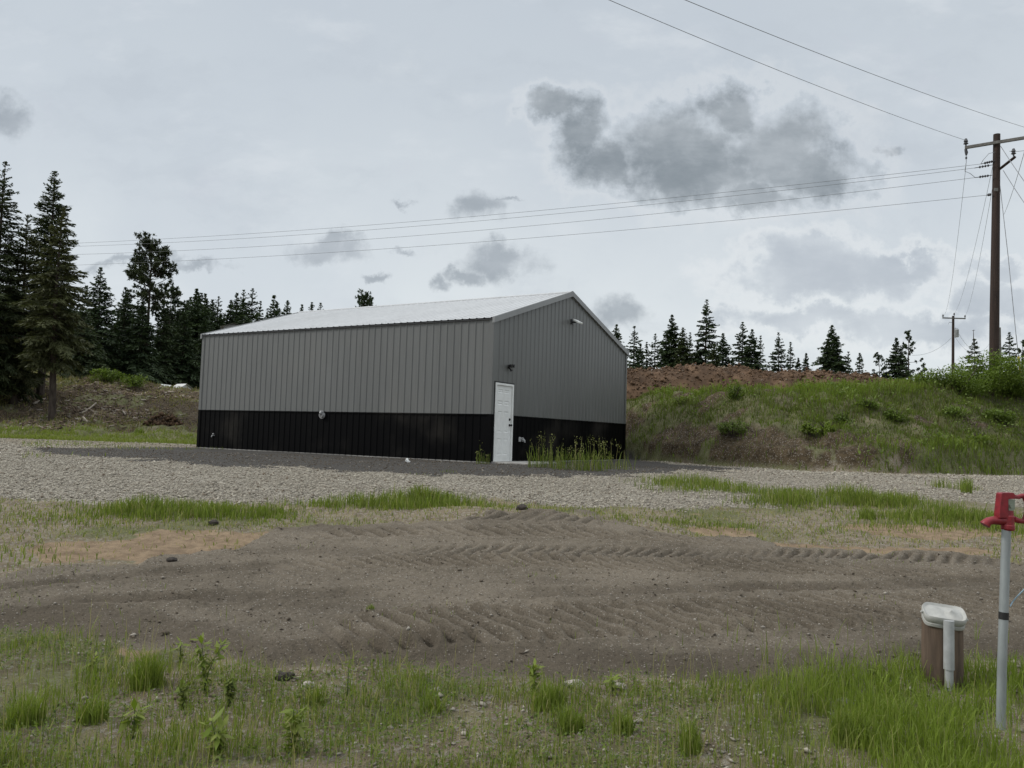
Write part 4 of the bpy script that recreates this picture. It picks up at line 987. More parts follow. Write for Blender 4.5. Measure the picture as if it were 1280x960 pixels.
# door
mb = MB(); fr = .055
mb.box((DX0+.02, -.05, lo), (DX0+.02+fr, .08, DH-.02)); mb.box((DX1-.02-fr, -.05, lo), (DX1-.02, .08, DH-.02)); mb.box((DX0+.02+fr, -.05, DH-.02-fr), (DX1-.02-fr, .08, DH-.02))
mb.box((DX0+.02+fr, -.045, lo-.01), (DX1-.02-fr, .06, lo+.012))
mb.build('door_frame', M['white'], bld, bevel=.004)
mb = MB(); mb.box((DX0-.005, -.034, lo), (DX0+.018, .01, DH+.018)); mb.box((DX1-.018, -.034, lo), (DX1+.02, .01, DH+.018)); mb.box((DX0+.018, -.034, DH-.018), (DX1-.018, .01, DH+.018)); mb.build('door_trim', M['blackmetal'], bld)
d0, d1, dz0, dz1 = DX0+.02+fr+.004, DX1-.02-fr-.004, lo+.016, DH-.02-fr-.004
def door_mesh():
    mb = MB(); y = -.012; w = d1-d0; h = dz1-dz0
    us = [0, .15, .44, .56, .85, 1]; vs = [0, .08, .30, .38, .66, .74, .80, .9, .95, 1]
    cells = {(1, 1), (3, 1), (1, 3), (3, 3), (1, 5), (3, 5), (1, 7), (3, 7)}
    for i in range(5):
        for j in range(9):
            a, b, c, e = d0+us[i]*w, d0+us[i+1]*w, dz0+vs[j]*h, dz0+vs[j+1]*h
            if (i, j) in cells:
                k = .022; q = [(a, y, c), (b, y, c), (b, y, e), (a, y, e), (a+k, y+.012, c+k), (b-k, y+.012, c+k), (b-k, y+.012, e-k), (a+k, y+.012, e-k), (a+2.2*k, y+.004, c+2.2*k), (b-2.2*k, y+.004, c+2.2*k), (b-2.2*k, y+.004, e-2.2*k), (a+2.2*k, y+.004, e-2.2*k)]
                f = [(r*4+s, r*4+(s+1) % 4, r*4+4+(s+1) % 4, r*4+4+s) for r in (0, 1) for s in range(4)]+[(8, 9, 10, 11)]
                mb.add(q, f)
            else: mb.add([(a, y, c), (b, y, c), (b, y, e), (a, y, e)], [(0, 1, 2, 3)])
    mb.box((d0, y+.02, dz0), (d1, y+.05, dz1))
    return mb
door = door_mesh().build('door', M['white'], bld)
hx = d1-.07
mb = MB(); mb.tube([(hx, -.012, .98), (hx, -.03, .98)], .033, 14); mb.tube([(hx, -.03, .98), (hx, -.06, .98)], .014, 10); mb.tube([(hx, -.055, .98), (hx, -.07, .98), (hx, -.09, .98), (hx, -.098, .98)], [.02, .03, .03, .016], 14); mb.build('handle', M['blackmetal'], door, smooth=True)
mb = MB(); mb.tube([(hx, -.012, 1.13), (hx, -.035, 1.13)], [.034, .03], 14); mb.box((hx-.006, -.05, 1.115), (hx+.006, -.035, 1.145)); mb.build('deadbolt', M['blackmetal'], door, smooth=True)
# motion light over the door, floodlight in the gable, outlet, vent, tap
mb = MB(); lx, lz = .78, 2.52
mb.tube([(lx, -.018, lz), (lx, -.045, lz)], .055, 16); mb.tube([(lx-.03, -.04, lz), (lx-.05, -.08, lz+.02), (lx-.06, -.15, lz+.005)], [.02, .038, .05], 12)
mb.tube([(lx+.03, -.04, lz), (lx+.06, -.08, lz+.03), (lx+.09, -.14, lz+.02)], [.018, .036, .046], 12); mb.tube([(lx, -.04, lz-.03), (lx+.005, -.08, lz-.08), (lx+.005, -.1, lz-.11)], [.016, .028, .034], 10)
mb.build('wall_lamp', M['blackmetal'], bld, smooth=True)
mb = MB(); fx_, fz_ = 4.3, 4.22
mb.box((fx_-.06, -.05, fz_-.1), (fx_+.06, -.02, fz_+.06)); mb.box((fx_-.025, -.16, fz_-.06), (fx_+.025, -.05, fz_-.02)); fl_ = mb.build('floodlight', M['blackmetal'], bld, bevel=.006)
mb = MB(); mb.box((-.14, -.2, -.025), (.14, .02, .025), Matrix.Translation((fx_+.03, -.14, fz_+.02)) @ Matrix.Rotation(.5, 4, 'X')); mb.build('lamp_head', M['white'], fl_, bevel=.01)
mb = MB(); mb.box((1.38, -.05, .55), (1.47, -.02, .68)); mb.build('outlet_box', M['greyplastic'], bld, bevel=.006)
mb = MB(); mb.tube([(1.56, -.02, .61), (1.56, -.06, .61)], .06, 14); mb.tube([(1.56, -.06, .61), (1.57, -.1, .58), (1.57, -.11, .53)], [.035, .03, .02], 10); mb.build('pipe_outlet', M['greyplastic'], bld, smooth=True)
mb = MB(); vy, vz = 5.83, 1.13
mb.tube([(-.02, vy, vz), (-.05, vy, vz), (-.05, vy, vz), (-.1, vy, vz), (-.1, vy, vz), (-.06, vy, vz)], [.105, .105, .078, .075, .06, .055], 18);
hood = [(-.05-.09*math.sin(a), vy+.105*math.cos(b), vz+.0) for a, b in ((0, 0),)]
mb.tube([(-.03, vy+.0, vz+.09), (-.09, vy, vz+.085), (-.13, vy, vz+.04)], [.05, .055, .03], 10)
mb.build('vent_hood', M['greyplastic'], bld, smooth=True)
mb = MB(); sy_, sz_ = 10.55, .42
mb.tube([(-.02, sy_, sz_), (-.1, sy_, sz_), (-.13, sy_, sz_-.05)], [.02, .02, .016], 8); mb.tube([(-.07, sy_, sz_), (-.07, sy_, sz_+.06)], .01, 6); mb.tube([(-.07, sy_-.03, sz_+.06), (-.07, sy_+.03, sz_+.06)], .012, 6); mb.build('spigot', M['greyplastic'], bld)
# concrete step at the door
mb = MB(); mb.box((0.05, -1.15, -.14), (1.75, -.03, .035))
stp = mb.build('concrete_step', M['concrete'], bevel=.012); stp.location = (BX0, BY0, BZ0); stp.rotation_euler = (0, 0, math.pi/2-YAW); tag(stp, 'low pale concrete step in front of the white door', 'step')
# ------------------------------------------------------------------ far sheds
def shed(px, py, depth, w, l, h, rise, rz, label, wm, rm):
    p = at(px, py, depth); p[2] = float(ground_z(p[0], p[1])[0])
    o = empty('shed', p, rz, label, 'shed')
    mb = MB(); mb.box((-w/2, -l/2, -.3), (w/2, l/2, h)); mb.add([(-w/2, -l/2, h), (w/2, -l/2, h), (0, -l/2, h+rise), (-w/2, l/2, h), (w/2, l/2, h), (0, l/2, h+rise)], [], [(0, 1, 2), (3, 5, 4)])
    mb.build('wall', wm, o)
    mb = MB(); e = .15
    for s in (-1, 1):
        mb.add([(0, -l/2-e, h+rise+.05), (s*(w/2+e), -l/2-e, h-.05), (s*(w/2+e), l/2+e, h-.05), (0, l/2+e, h+rise+.05)], [(0, 1, 2, 3)])
        mb.add([(s*(w/2+e), -l/2-e, h-.05), (s*(w/2+e), -l/2-e, h-.13), (s*(w/2+e), l/2+e, h-.13), (s*(w/2+e), l/2+e, h-.05)], [(0, 1, 2, 3)])
    mb.build('roof', rm, o)
    mb = MB(); mb.box((-min(.4, w*.3), -l/2-.03, 0), (min(.4, w*.3), -l/2-.004, h*.85)); mb.build('door', M['greyplastic'], o)
    return o
s1 = shed(227, 490, 47.5, 0.75, .8, .02, .24, .9, 'small white shed half hidden at the forest edge left of the building', M['white'], M['white'])
s1 = shed(207, 486, 48.5, 0.6, .6, .0, .16, -.3, 'tiny pale hutch left of the small white shed at the forest edge', M['greyplastic'], M['white'])
p = at(286, 408, 38)
s2 = shed(290, 480, 38, .9, 2.5, float(p[2]-ground_z(p[0], p[1])[0])-.3, .1, .3, 'grey roofed shed behind the left end of the big building', M['trim'], M['roof'])
# ------------------------------------------------------------------ utility poles and wires
M['pole'] = simple('creosote_wood', (.03, .017, .012), .85, var=.35, scale=14, bump=.5, bscale=30, stretch=(1, 1, .08))
M['arm'] = simple('weathered_arm', (.13, .125, .115), .85, var=.25, scale=9)
M['ins'] = simple('insulator', (.05, .05, .055), .35)
M['wire'] = simple('wire', (.2, .205, .21), .5, metal=.4)
M['can'] = simple('transformer_grey', (.32, .33, .34), .5)
M['yellow'] = simple('yellow_plastic', (.6, .47, .06), .5, var=.15)
PD = 30.
ptop = at(1246, 168, PD); pbx = at(1242, 470, PD)
pbase = np.array([pbx[0], PD, float(ground_z(pbx[0], PD)[0])])
pole = empty('utility_pole', pbase, 0, 'tall near utility pole of dark brown wood at the right edge', 'utility pole')
L_ = lambda q: np.asarray(q)-pbase
def pin(mb, c, up=(0, 0, 1), s=1.):
    c = np.asarray(c); up = np.asarray(up, float)
    mb.tube([c, c+up*.05*s, c+up*.08*s, c+up*.12*s, c+up*.15*s, c+up*.19*s, c+up*.24*s], [.02*s, .025*s, .075*s, .04*s, .065*s, .05*s, .03*s], 10)
H_ = ptop[2]-pbase[2]
mb = MB(); lx = ptop[0]-pbase[0]
mb.tube([(lx*t, 0, -1.2 if t == 0 else H_*t) for t in (0, .25, .5, .75, 1)], [.175, .165, .15, .135, .12], 14); mb.build('pole', M['pole'], pole, smooth=True)
ac = L_(at(1246, 178, PD-.15)); ad = np.array([.80, -.6, .0]); al = 1.06
mb = MB(); ang = math.atan2(ad[1], ad[0])
mb.box((-al, -.045, -.055), (al, .045, .055), Matrix.Translation(Vector(ac)) @ Matrix.Rotation(ang, 4, 'Z')); mb.build('crossarm', M['arm'], pole, bevel=.006)
aL = ac-ad*al; aR = ac+ad*al
mb = MB(); pin(mb, aL+np.array([.03, -.02, .05]), s=1.25); mb.build('insulator', M['ins'], pole, smooth=True)
mb = MB(); pin(mb, aR+np.array([-.03, .02, .05]), s=1.25); mb.build('insulator', M['ins'], pole, smooth=True)
mb = MB(); mb.tube([aL+np.array([.03, 0, -.05]), aL+np.array([.06, 0, -.2]), aL+np.array([.05, 0, -.3])], [.05, .06, .03], 10); mb.tube([aL+np.array([.05, 0, -.36]), aL+np.array([.05, 0, -.44])], .035, 8); mb.tube([aL+np.array([.05, 0, -.3]), aL+np.array([.05, 0, -.6])], .01, 5); mb.build('cutout', M['ins'], pole, smooth=True)
# short lower arm with a post insulator
b0 = L_(at(1250, 211, PD-.1)); b1 = L_(at(1269, 196, PD-.7))
mb = MB(); mb.tube([b0, b1], .06, 4); mb.build('side_arm', M['pole'], pole)
mb = MB(); pin(mb, b1+np.array([-.06, 0, .02]), s=1.2); mb.build('insulator', M['ins'], pole, smooth=True)
STR = [((1244, 201), (1226, 205)), ((1241, 206), (1218, 210)), ((1240, 219), (1219, 222)), ((1239, 243), (1233, 244))]
ends = []
for (a, b) in STR:
    A, B = L_(at(*a, PD-.1)), L_(at(*b, PD+.25)); ends.append(B+pbase)
    mb = MB(); mb.tube([A, B], .014, 5); n = 4 if a[0] != 1239 else 2
    for k in range(n):
        c = A+(B-A)*(.25+.6*k/n); d = (B-A)/np.linalg.norm(B-A)*.035
        mb.tube([c-d, c, c+d], [.025, .055, .025], 8)
    mb.build('strain_insulator', M['ins'], pole, smooth=True)
mb = MB(); mb.box((-.07, -.02, -.06), (.07, .01, .06), Matrix.Translation(Vector(L_(at(1245, 237, PD-.16))))); mb.build('pole_tag', M['arm'], pole)
mb = MB(); j = [L_(at(1244, 190, PD-.1)), L_(at(1236, 192, PD-.1)), L_(at(1229, 200, PD)), L_(at(1226, 205, PD+.25))]; mb.tube(j, .009, 5)
j = [aL+np.array([.05, 0, -.55]), L_(at(1206, 214, PD)), L_(at(1213, 217, PD+.1)), L_(at(1219, 222, PD+.25))]; mb.tube(j, .009, 5); mb.build('jumper_wire', M['wire'], pole)
def wire(A, B, sag, r, label, name='power_line', cat='power line', group='overhead wires', n=40, extra=None):
    A, B = np.asarray(A, float), np.asarray(B, float)
    pts = [A+(B-A)*t-np.array([0, 0, sag*4*t*(1-t)]) for t in np.linspace(0, 1, n)]
    mb = MB(); mb.tube([p-A for p in pts], r, 5)
    o = mb.build(name, M['wire'], smooth=True); o.location = A; return tag(o, label, cat, group)
wL, wR = aL+pbase+np.array([0, 0, .3]), aR+pbase+np.array([0, 0, .3])
def thru(A, px, py, y, k):      # end point beyond the frame on the line from A through a sighted point
    B = at(px, py, y); return A+(B-A)*k
B1 = thru(wL, 797, -6, 17.2, 1.9); B2 = thru(wR, 896, -6, 16.4, 1.9)
wire(wL, B1, .38, .0068, 'upper left overhead line running from the near pole crossarm to the top of the picture')
wire(wR, B2, .38, .0068, 'upper right overhead line crossing the top right corner of the picture')
wire(ends[0], at(-70, 309, 52), .62, .0075, 'uppermost of the lines running left from the near pole behind the roof')
wire(ends[1], at(-70, 311, 52.6), .75, .0075, 'line just under the uppermost line running left from the near pole')
wire(ends[2], at(-70, 320, 52), .8, .0075, 'third line down running left from the near pole across the big cloud')
wire(ends[3], at(-70, 335, 52), .6, .0075, 'lowest line running left from the near pole')
# far pole
FD = 84.; ft = at(1191.5, 395, FD); fb = np.array([ft[0]-.1, FD, float(ground_z(ft[0], FD)[0])])
far = empty('utility_pole', fb, 0, 'far utility pole with a crossarm and grey transformer', 'utility pole'); fh = ft[2]-fb[2]
mb = MB(); mb.tube([(0, 0, -.5), (.1, 0, fh)], [.17, .12], 10); mb.build('pole', M['pole'], far, smooth=True)
mb = MB(); mb.box((.1-1.2, -.2, fh-.32), (.1+1.2, -.1, fh-.2)); mb.build('crossarm', M['arm'], far)
for dx in (-1.15, .02, 1.15):
    mb = MB(); pin(mb, (.1+dx, -.15, fh-.2 if dx != .02 else fh), s=1.3); mb.build('insulator', M['ins'], far)
mb = MB(); mb.lathe((.3, -.25, fh-2.25), [(.0, 0), (.2, 0), (.22, .05), (.22, .75), (.24, .78), (.1, .86), (.0, .88)], 14); mb.build('transformer', M['can'], far, smooth=True)
mb = MB(); mb.tube([(.1, -.15, fh-.75), (-.45, -.2, fh-.7), (-.5, -.2, fh-.9)], .02, 5); mb.tube([(.1, -.15, fh-1.35), (.5, -.2, fh-1.3)], .02, 5); mb.build('bracket', M['ins'], far)
F0 = fb+np.array([-1.05, -.15, fh-.05]); F1 = fb+np.array([.12, 0, fh+.1]); F2 = fb+np.array([1.25, -.15, fh-.05])
wire(aL+pbase+np.array([.05, 0, -.6]), F0, 1.6, .007, 'thin line dropping from the left end of the near crossarm to the far pole')
wire(at(1241, 207, PD), F1, 1.0, .007, 'middle thin line sloping from the near pole to the top of the far pole')
wire(at(1241, 232, PD), F2, .8, .007, 'lower thin line sloping from the near pole to the right end of the far crossarm')
wire(fb+np.array([-.1, 0, fh-2.3]), at(1140, 444, 70), .5, .014, 'service drop sagging left from the far pole behind the open pine')
wire(fb+np.array([.3, 0, fh-2.2]), at(1222, 442, 78), .5, .014, 'service drop sagging right from the far pole to the young spruce')
wire(fb+np.array([.3, 0, fh-1.2]), at(1240, 424, 120), 2.2, .014, 'long service line running right from the far pole behind the near pole')
# small pole behind the near one
sd = 62.; st_ = at(1249.5, 403, sd); sb = np.array([at(1251, 460, sd)[0], sd, 0]); sb[2] = float(ground_z(sb[0], sd)[0])
small = empty('utility_pole', sb, 0, 'short grey pole just behind the near utility pole', 'utility pole')
mb = MB(); mb.tube([(0, 0, -.5), (st_[0]-sb[0], 0, st_[2]-sb[2]-.4)], [.11, .085], 8); mb.build('pole', M['arm'], small, smooth=True)
mb = MB(); mb.tube([(st_[0]-sb[0]-.1, 0, 1), (st_[0]-sb[0]-.1, 0, st_[2]-sb[2])], .03, 6); mb.build('conduit', M['can'], small)
# guy wires
g0 = at(1251, 183, PD-.1); wire(g0, g0+(at(1281, 224, 26)-g0)*2.2, .1, .012, 'upper guy wire going from the near pole top to the right edge', 'guy_wire', 'guy wire', 'guy wires of the near pole')
g0 = at(1254, 213, PD-.1); wire(g0, g0+(at(1281, 251, 26)-g0)*2.2, .1, .012, 'guy wire going right from under the short side arm of the near pole', 'guy_wire', 'guy wire', 'guy wires of the near pole')
g0 = at(1250, 232, PD-.1); ge = gpt(1279, 500)
guy = empty('guy_wire', ge, 0, 'steep guy wire with a yellow sleeve at the right edge', 'guy wire', 'guy wires of the near pole')
mb = MB(); mid_ = at(1270, 418, 28.2); mb.tube([g0-ge, (g0+mid_)/2-ge+np.array([.02, 0, 0]), mid_-ge, np.zeros(3)], .012, 5); mb.build('cable', M['wire'], guy)
u_ = (mid_-ge)/np.linalg.norm(mid_-ge); mb = MB(); mb.tube([u_*.05, u_*1.5], [.045, .035], 10); mb.build('sleeve', M['yellow'], guy, smooth=True)
wire(at(1281, 188, 34), at(1255, 268, 60), .2, .012, 'faint line crossing behind the near pole from the right edge')
wire(at(1282, 188, 31), at(1262, 189, 30), .02, .01, 'short wire from the small insulator to the right edge')
# ------------------------------------------------------------------ yard hydrant
M['galv'] = simple('galvanised_pipe', (.3, .325, .33), .42, metal=.25, var=.16, scale=14, dirt=((.2, .19, .16), .35), stretch=(1, 1, .3))
M['red'] = simple('red_enamel', (.21, .010, .017), .42, var=.22, scale=30, dirt=((.09, .008, .01), .5))
M['tape'] = simple('black_tape', (.012, .012, .013), .5)
M['blue'] = simple('pale_blue_wire', (.35, .5, .62), .5)
M['bolt'] = simple('bolt_steel', (.3, .34, .27), .4, metal=.3)
HY = hit(1250, 912)[1]
hb = at(1250, 912, HY); hb[2] = float(ground_z(hb[0], hb[1])[0])-.01
ht = at(1258, 660, HY)
hyd = empty('yard_hydrant', hb, 0, 'yard hydrant with red head on a grey galvanised pipe', 'hydrant')
lt = ht-hb
PXM = F/HY
mb = MB(); mb.tube([lt*t+np.array([0, 0, -.15 if t == 0 else 0]) for t in (0, .3, .7, 1.)], .0235, 20); mb.build('standpipe', M['galv'], hyd, smooth=True)
t0 = at(1256, 774, HY)-hb; t1 = at(1256, 765, HY)-hb
mb = MB(); tt_ = t0[2]/lt[2]; mb.tube([lt*tt_, lt*(tt_+.036)], .0248, 20); mb.build('tape_band', M['tape'], hyd, smooth=True)
def hp(x, y): # zoomed reference coordinates of the head to local metres
    return at(1200+x/9.6, 590+y/9.6, HY)-hb
def P3(x, y, d=0): return hp(x, y)+np.array([0, d, 0])
def slab(mb, pts, d0, d1):
    n = len(pts); v = [P3(x, y, d0) for x, y in pts]+[P3(x, y, d1) for x, y in pts]
    f = [tuple(range(n)), tuple(range(2*n-1, n-1, -1))]+[(i, i+n, (i+1) % n+n, (i+1) % n) for i in range(n)]
    mb.add(v, f)
mb = MB(); c = hp(575, 640); ax = lt/np.linalg.norm(lt)
mb.tube([c-ax*.028, c-ax*.02, c-ax*.016, c+ax*.0, c+ax*.003, c+ax*.05, c+ax*.055, c+ax*.082], [.029, .034, .0345, .0345, .031, .031, .026, .024], 12)
slab(mb, [(466, 258), (480, 246), (610, 246), (628, 268), (632, 318), (548, 322), (548, 500), (536, 545), (440, 545), (440, 500)], -.026, .026)
slab(mb, [(632, 268), (640, 290), (700, 300), (700, 322), (632, 318)], -.02, .02)
hd = mb.build('head', M['red'], hyd, smooth=False, bevel=.005)
mb = MB(); sp_ = [hp(545, 585), hp(460, 583), hp(390, 580), hp(345, 590), hp(315, 612), hp(300, 632)]
mb.tube(sp_, [.024, .0235, .022, .0225, .0235, .0235], 16, cap=True); mb.tube([hp(312, 616), hp(297, 638)], .0265, 16); mb.build('spout', M['red'], hyd, smooth=True)
mb = MB(); slab(mb, [(555, 330), (632, 330), (632, 440), (600, 470), (560, 470)], -.02, .02); mb.tube([P3(588, 405, -.02), P3(588, 405, -.03)], .011, 10); mb.build('linkage', M['bolt'], hyd)
mb = MB()
mb.tube([hp(640, 292), hp(690, 300), hp(740, 288), hp(800, 282), hp(850, 290)], [.012, .011, .013, .013, .012], 10)
mb.tube([hp(645, 562), hp(700, 585), hp(760, 592), hp(800, 585), hp(850, 570)], [.017, .015, .013, .013, .012], 10)
mb.tube([hp(765, 285), hp(800, 360), hp(800, 500), hp(770, 590)], [.013, .014, .014, .013], 10)
mb.build('lever', M['red'], hyd, smooth=True)
mb = MB(); w0 = at(1262.5, 758, HY)-hb; mb.tube([w0, at(1266, 752, HY)-hb, at(1272, 745, HY-.02)-hb, at(1281, 736, HY-.05)-hb, at(1300, 724, HY-.1)-hb], .0035, 6); mb.build('tie_wire', M['blue'], hyd)
# ------------------------------------------------------------------ capped wooden post
M['wood'] = simple('post_wood', (.095, .066, .046), .9, var=.45, scale=16, bump=.7, bscale=26, stretch=(1, 1, .1))
M['pvc'] = simple('pvc_conduit', (.36, .37, .37), .5, var=.12, scale=14, dirt=((.25, .23, .2), .3))
M['cap'] = simple('dusty_white_plastic', (.37, .37, .345), .6, var=.1, scale=22, bump=.25, bscale=16, dirt=((.36, .34, .3), .5))
PY = hit(1181, 852)[1]
pb = at(1178, 850, PY); pb[2] = float(ground_z(pb[0], pb[1])[0])
post = empty('utility_post', pb, 0, 'short brown wooden post with a grey conduit under a white plastic cover', 'post')
hz = (at(1177, 772, PY)-pb)[2]; pr_ = 22.5*PY/F
mb = MB()
prf = [(pr_*(1+.0), -.2), (pr_*1.0, 0), (pr_*1.0, hz*.5), (pr_*.99, hz), (0, hz)]
mb.lathe((0, 0, 0), prf, 26)
mb.v = [(x*(1+.035*math.sin(7*math.atan2(y, x))+.02*math.sin(17*math.atan2(y, x)+2)), y*(1+.035*math.sin(7*math.atan2(y, x))), z) for x, y, z in mb.v]
mb.build('post', M['wood'], post, smooth=True)
cx_ = (at(1183, 800, PY)-pb)[0]-.06; cy_ = -pr_-.022
mb = MB(); mb.tube([(cx_, cy_, -.05), (cx_, cy_, hz*.33)], .0255, 18); con = mb.build('conduit', M['pvc'], post, smooth=True)
mb = MB(); mb.tube([(cx_, cy_, hz*.33-.01), (cx_, cy_, hz*1.03)], .0315, 18); mb.build('coupling', M['pvc'], con, smooth=True)
def cover():
    rw, rd = 23*PY/F, 18*PY/F
    rings = [(.95, -.035), (1.0, -.03), (1.0, -.012), (.96, -.008), (1.0, .0), (1.04, .012), (1.05, .03), (1.0, .042), (.93, .036), (.86, .03), (.6, .034), (.3, .036), (.0, .037)]
    n = 48; v, q = [], []
    for i, (k, z) in enumerate(rings):
        for j in range(n):
            a = j*2*math.pi/n; e = .62
            x = rw*k*math.copysign(abs(math.cos(a))**e, math.cos(a)); y = rd*k*math.copysign(abs(math.sin(a))**e, math.sin(a))
            zz = z+.006*math.sin(3*a+1)*(k > .5)
            if k < .9:
                zz += .028*math.exp(-((x-.035)/.03)**2-((y+.02)/.035)**2)+.012*math.exp(-((x+.06)/.05)**2-((y-.01)/.03)**2)-.01*math.exp(-((x-.0)/.02)**2-(y/.06)**2)
            v.append((x, y, zz))
    for i in range(len(rings)-1):
        for j in range(n): q.append((i*n+j, i*n+(j+1) % n, (i+1)*n+(j+1) % n, (i+1)*n+j))
    mb = MB(); mb.add(v, q)
    mb.tube([(-rw*1.0, .0, .02), (-rw*1.16, -.01, .03)], [.012, .006], 6); mb.tube([(rw*1.0, -.02, .01), (rw*1.12, -.03, .012)], [.01, .006], 6)
    o = mb.build('cover', M['cap'], post, smooth=True)
    o.location = (-.01, -.035, hz+.012); o.rotation_euler = (math.radians(21), math.radians(2), math.radians(-12))
cover()
# ------------------------------------------------------------------ camera
cam = bpy.data.cameras.new('camera'); co = bpy.data.objects.new('camera', cam); C.objects.link(co); sc.camera = co
cam.sensor_width = 36; cam.lens = F/1280*36; cam.clip_start = .05; cam.clip_end = 6000
co.matrix_world = Matrix.Translation((0, 0, EZ)) @ Matrix.Rotation(math.pi/2+PITCH, 4, 'X') @ Matrix.Rotation(ROLL, 4, 'Z')
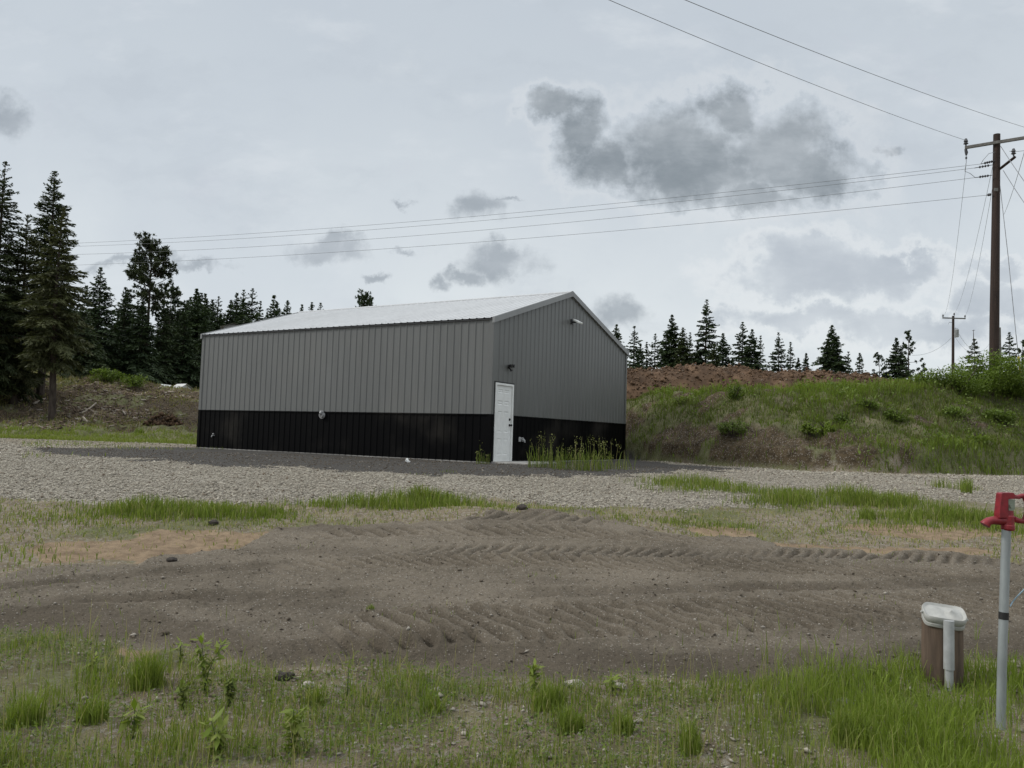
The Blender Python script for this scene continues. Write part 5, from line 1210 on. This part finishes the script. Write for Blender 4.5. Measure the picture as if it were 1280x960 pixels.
# ------------------------------------------------------------------ sky and sun
SUN = Vector((-.82, .02, .58)).normalized()
sl_ = bpy.data.lights.new('sun', 'SUN'); sl_.energy = 1.5; sl_.angle = math.radians(12); sl_.color = (1, .96, .9)
so = bpy.data.objects.new('sun', sl_); C.objects.link(so); so.rotation_euler = SUN.to_track_quat('Z', 'Y').to_euler(); so.location = (-30, -30, 60)
def world():
    w = bpy.data.worlds.new('World'); sc.world = w; w.use_nodes = True
    t = NT(w); bg = t.n['Background']; bg.inputs[1].default_value = .1
    sky = t.new('TexSky', sky_type='NISHITA'); sky.sun_disc = False
    sky.sun_elevation = math.asin(SUN.z); sky.sun_rotation = math.atan2(SUN.x, SUN.y)
    d = t.vec('NORMALIZE', t.new('TexCoord').outputs['Generated'])
    s = t.new('SeparateXYZ'); t.put(s.inputs[0], d); dx, dy, dz = s.outputs
    ym = t.math('MAXIMUM', dy, .05)
    cb = t.new('CombineXYZ'); t.put(cb.inputs[0], t.math('DIVIDE', dx, ym)); t.put(cb.inputs[1], t.math('DIVIDE', dz, ym)); uv = cb.outputs[0]
    # ragged, domain-warped cloud coordinates
    wn = t.noise(uv, 9, 8, .62, out=1); wn2 = t.noise(uv, 38, 6, .65, out=1)
    w1 = t.vec('SCALE', t.vec('SUBTRACT', wn, (.5, .5, .5))); w1.node.inputs['Scale'].default_value = .11
    w2 = t.vec('SCALE', t.vec('SUBTRACT', wn2, (.5, .5, .5))); w2.node.inputs['Scale'].default_value = .03
    q = t.vec('MULTIPLY', t.vec('ADD', t.vec('ADD', uv, w1), w2), (1, 1, 0))
    def field(L):
        cur = None
        for px, py, rx, ry in L:
            c = ray(px, py); e = t.vec('MULTIPLY', t.vec('SUBTRACT', q, (float(c[0]), float(c[2]), 0)), (F/rx, F/ry, 0))
            ln = t.vec('LENGTH', e, out=1)
            cur = ln if cur is None else t.math('MINIMUM', cur, ln)
        return cur
    BIG = [(692, 138, 28, 20), (724, 168, 32, 36), (766, 200, 48, 30), (845, 185, 70, 52), (905, 130, 34, 36), (960, 185, 80, 60), (1020, 215, 62, 34), (945, 250, 60, 20), (875, 218, 80, 34)]
    SM = [(597, 258, 32, 22), (632, 251, 22, 5), (412, 312, 42, 18), (413, 299, 16, 14), (512, 252, 16, 6), (572, 343, 20, 12), (545, 352, 14, 14), (622, 328, 46, 18), (580, 345, 22, 14), (467, 347, 13, 7), (245, 325, 42, 9), (150, 331, 34, 7), (1112, 190, 14, 7), (505, 307, 18, 6), (775, 395, 34, 24), (6, 140, 30, 30)]
    LOW = [(1050, 335, 120, 34), (1000, 352, 90, 30), (1120, 325, 70, 22), (1140, 410, 120, 26), (1240, 370, 60, 30), (1010, 405, 90, 20), (1250, 330, 50, 16)]
    n0 = t.noise(uv, 2.2, 6, .55); n1 = t.noise(t.vec('MULTIPLY', uv, (1, 2.2, 1)), 5, 7, .6); n3 = t.noise(uv, 22, 7, .6); n4 = t.noise(uv, 11, 6, .6)
    el = t.math('MAXIMUM', dz, .0)
    # overcast sheet: paler near the horizon, slightly mauve patches
    base = t.mix(t.ramp(el, .0, .5), (6.9, 7.3, 7.45), (5.0, 5.5, 6.0))
    base = t.mix(t.ramp(el, .56, .95), base, (15.5, 15.8, 16.0))
    base = t.mix(t.math('MULTIPLY', t.ramp(n0, .35, .7), t.math('MULTIPLY', t.ramp(el, .75, .55), .5)), base, (4.75, 5.25, 5.85))
    n5 = t.noise(t.vec('MULTIPLY', t.vec('ADD', uv, w1), (1, 2.6, 1)), 3.2, 8, .62)
    base = t.mix(t.math('MULTIPLY', t.ramp(n5, .48, .7), .5), base, (4.5, 4.95, 5.45))
    base = t.mix(t.math('MULTIPLY', t.ramp(n1, .5, .75), .55), base, (6.6, 6.95, 7.25))
    base = t.mix(t.math('MULTIPLY', t.ramp(n4, .55, .8), .18), base, (5.2, 5.2, 5.95))
    def layer(base, L, edge, soft, colr, light, amt):
        f = t.math('ADD', field(L), t.math('ADD', t.math('MULTIPLY', t.math('SUBTRACT', n3, .5), 1.1), t.math('MULTIPLY', t.math('SUBTRACT', n4, .5), 1.2)))
        m = t.math('MULTIPLY', t.ramp(f, edge, edge-soft), amt)
        c = t.mix(t.ramp(t.math('ADD', t.math('MULTIPLY', n1, .7), t.math('MULTIPLY', n4, .3)), .38, .64), colr, light)
        return t.mix(m, base, c), f
    base, fl = layer(base, LOW, 1.3, .8, (4.1, 4.5, 5.0), (5.4, 5.8, 6.2), .85)
    base = t.mix(t.math('MULTIPLY', t.math('MULTIPLY', t.ramp(fl, .8, 1.15), t.ramp(fl, 1.6, 1.2)), .4), base, (7.3, 7.5, 7.6))
    base, fs = layer(base, SM, 1.4, 1.15, (2.7, 3.05, 3.4), (4.0, 4.35, 4.75), .8)
    base, fb_ = layer(base, BIG, 1.42, .95, (1.95, 2.25, 2.5), (3.7, 4.05, 4.35), .92)
    base = t.mix(t.math('MULTIPLY', t.math('MULTIPLY', t.ramp(fb_, 1.2, 1.45), t.ramp(fb_, 2.0, 1.45)), .35), base, (6.5, 6.75, 6.95))
    c = t.mix(.95, sky.outputs[0], base)
    t.put(bg.inputs[0], c)
world()
vs_ = sc.view_settings
vs_.view_transform = 'Standard'; vs_.look = 'None'; vs_.exposure = .2; vs_.gamma = 1; vs_.use_curve_mapping = False
sc.cycles.max_bounces = 6; sc.cycles.transparent_max_bounces = 4
sc.render.film_transparent = False
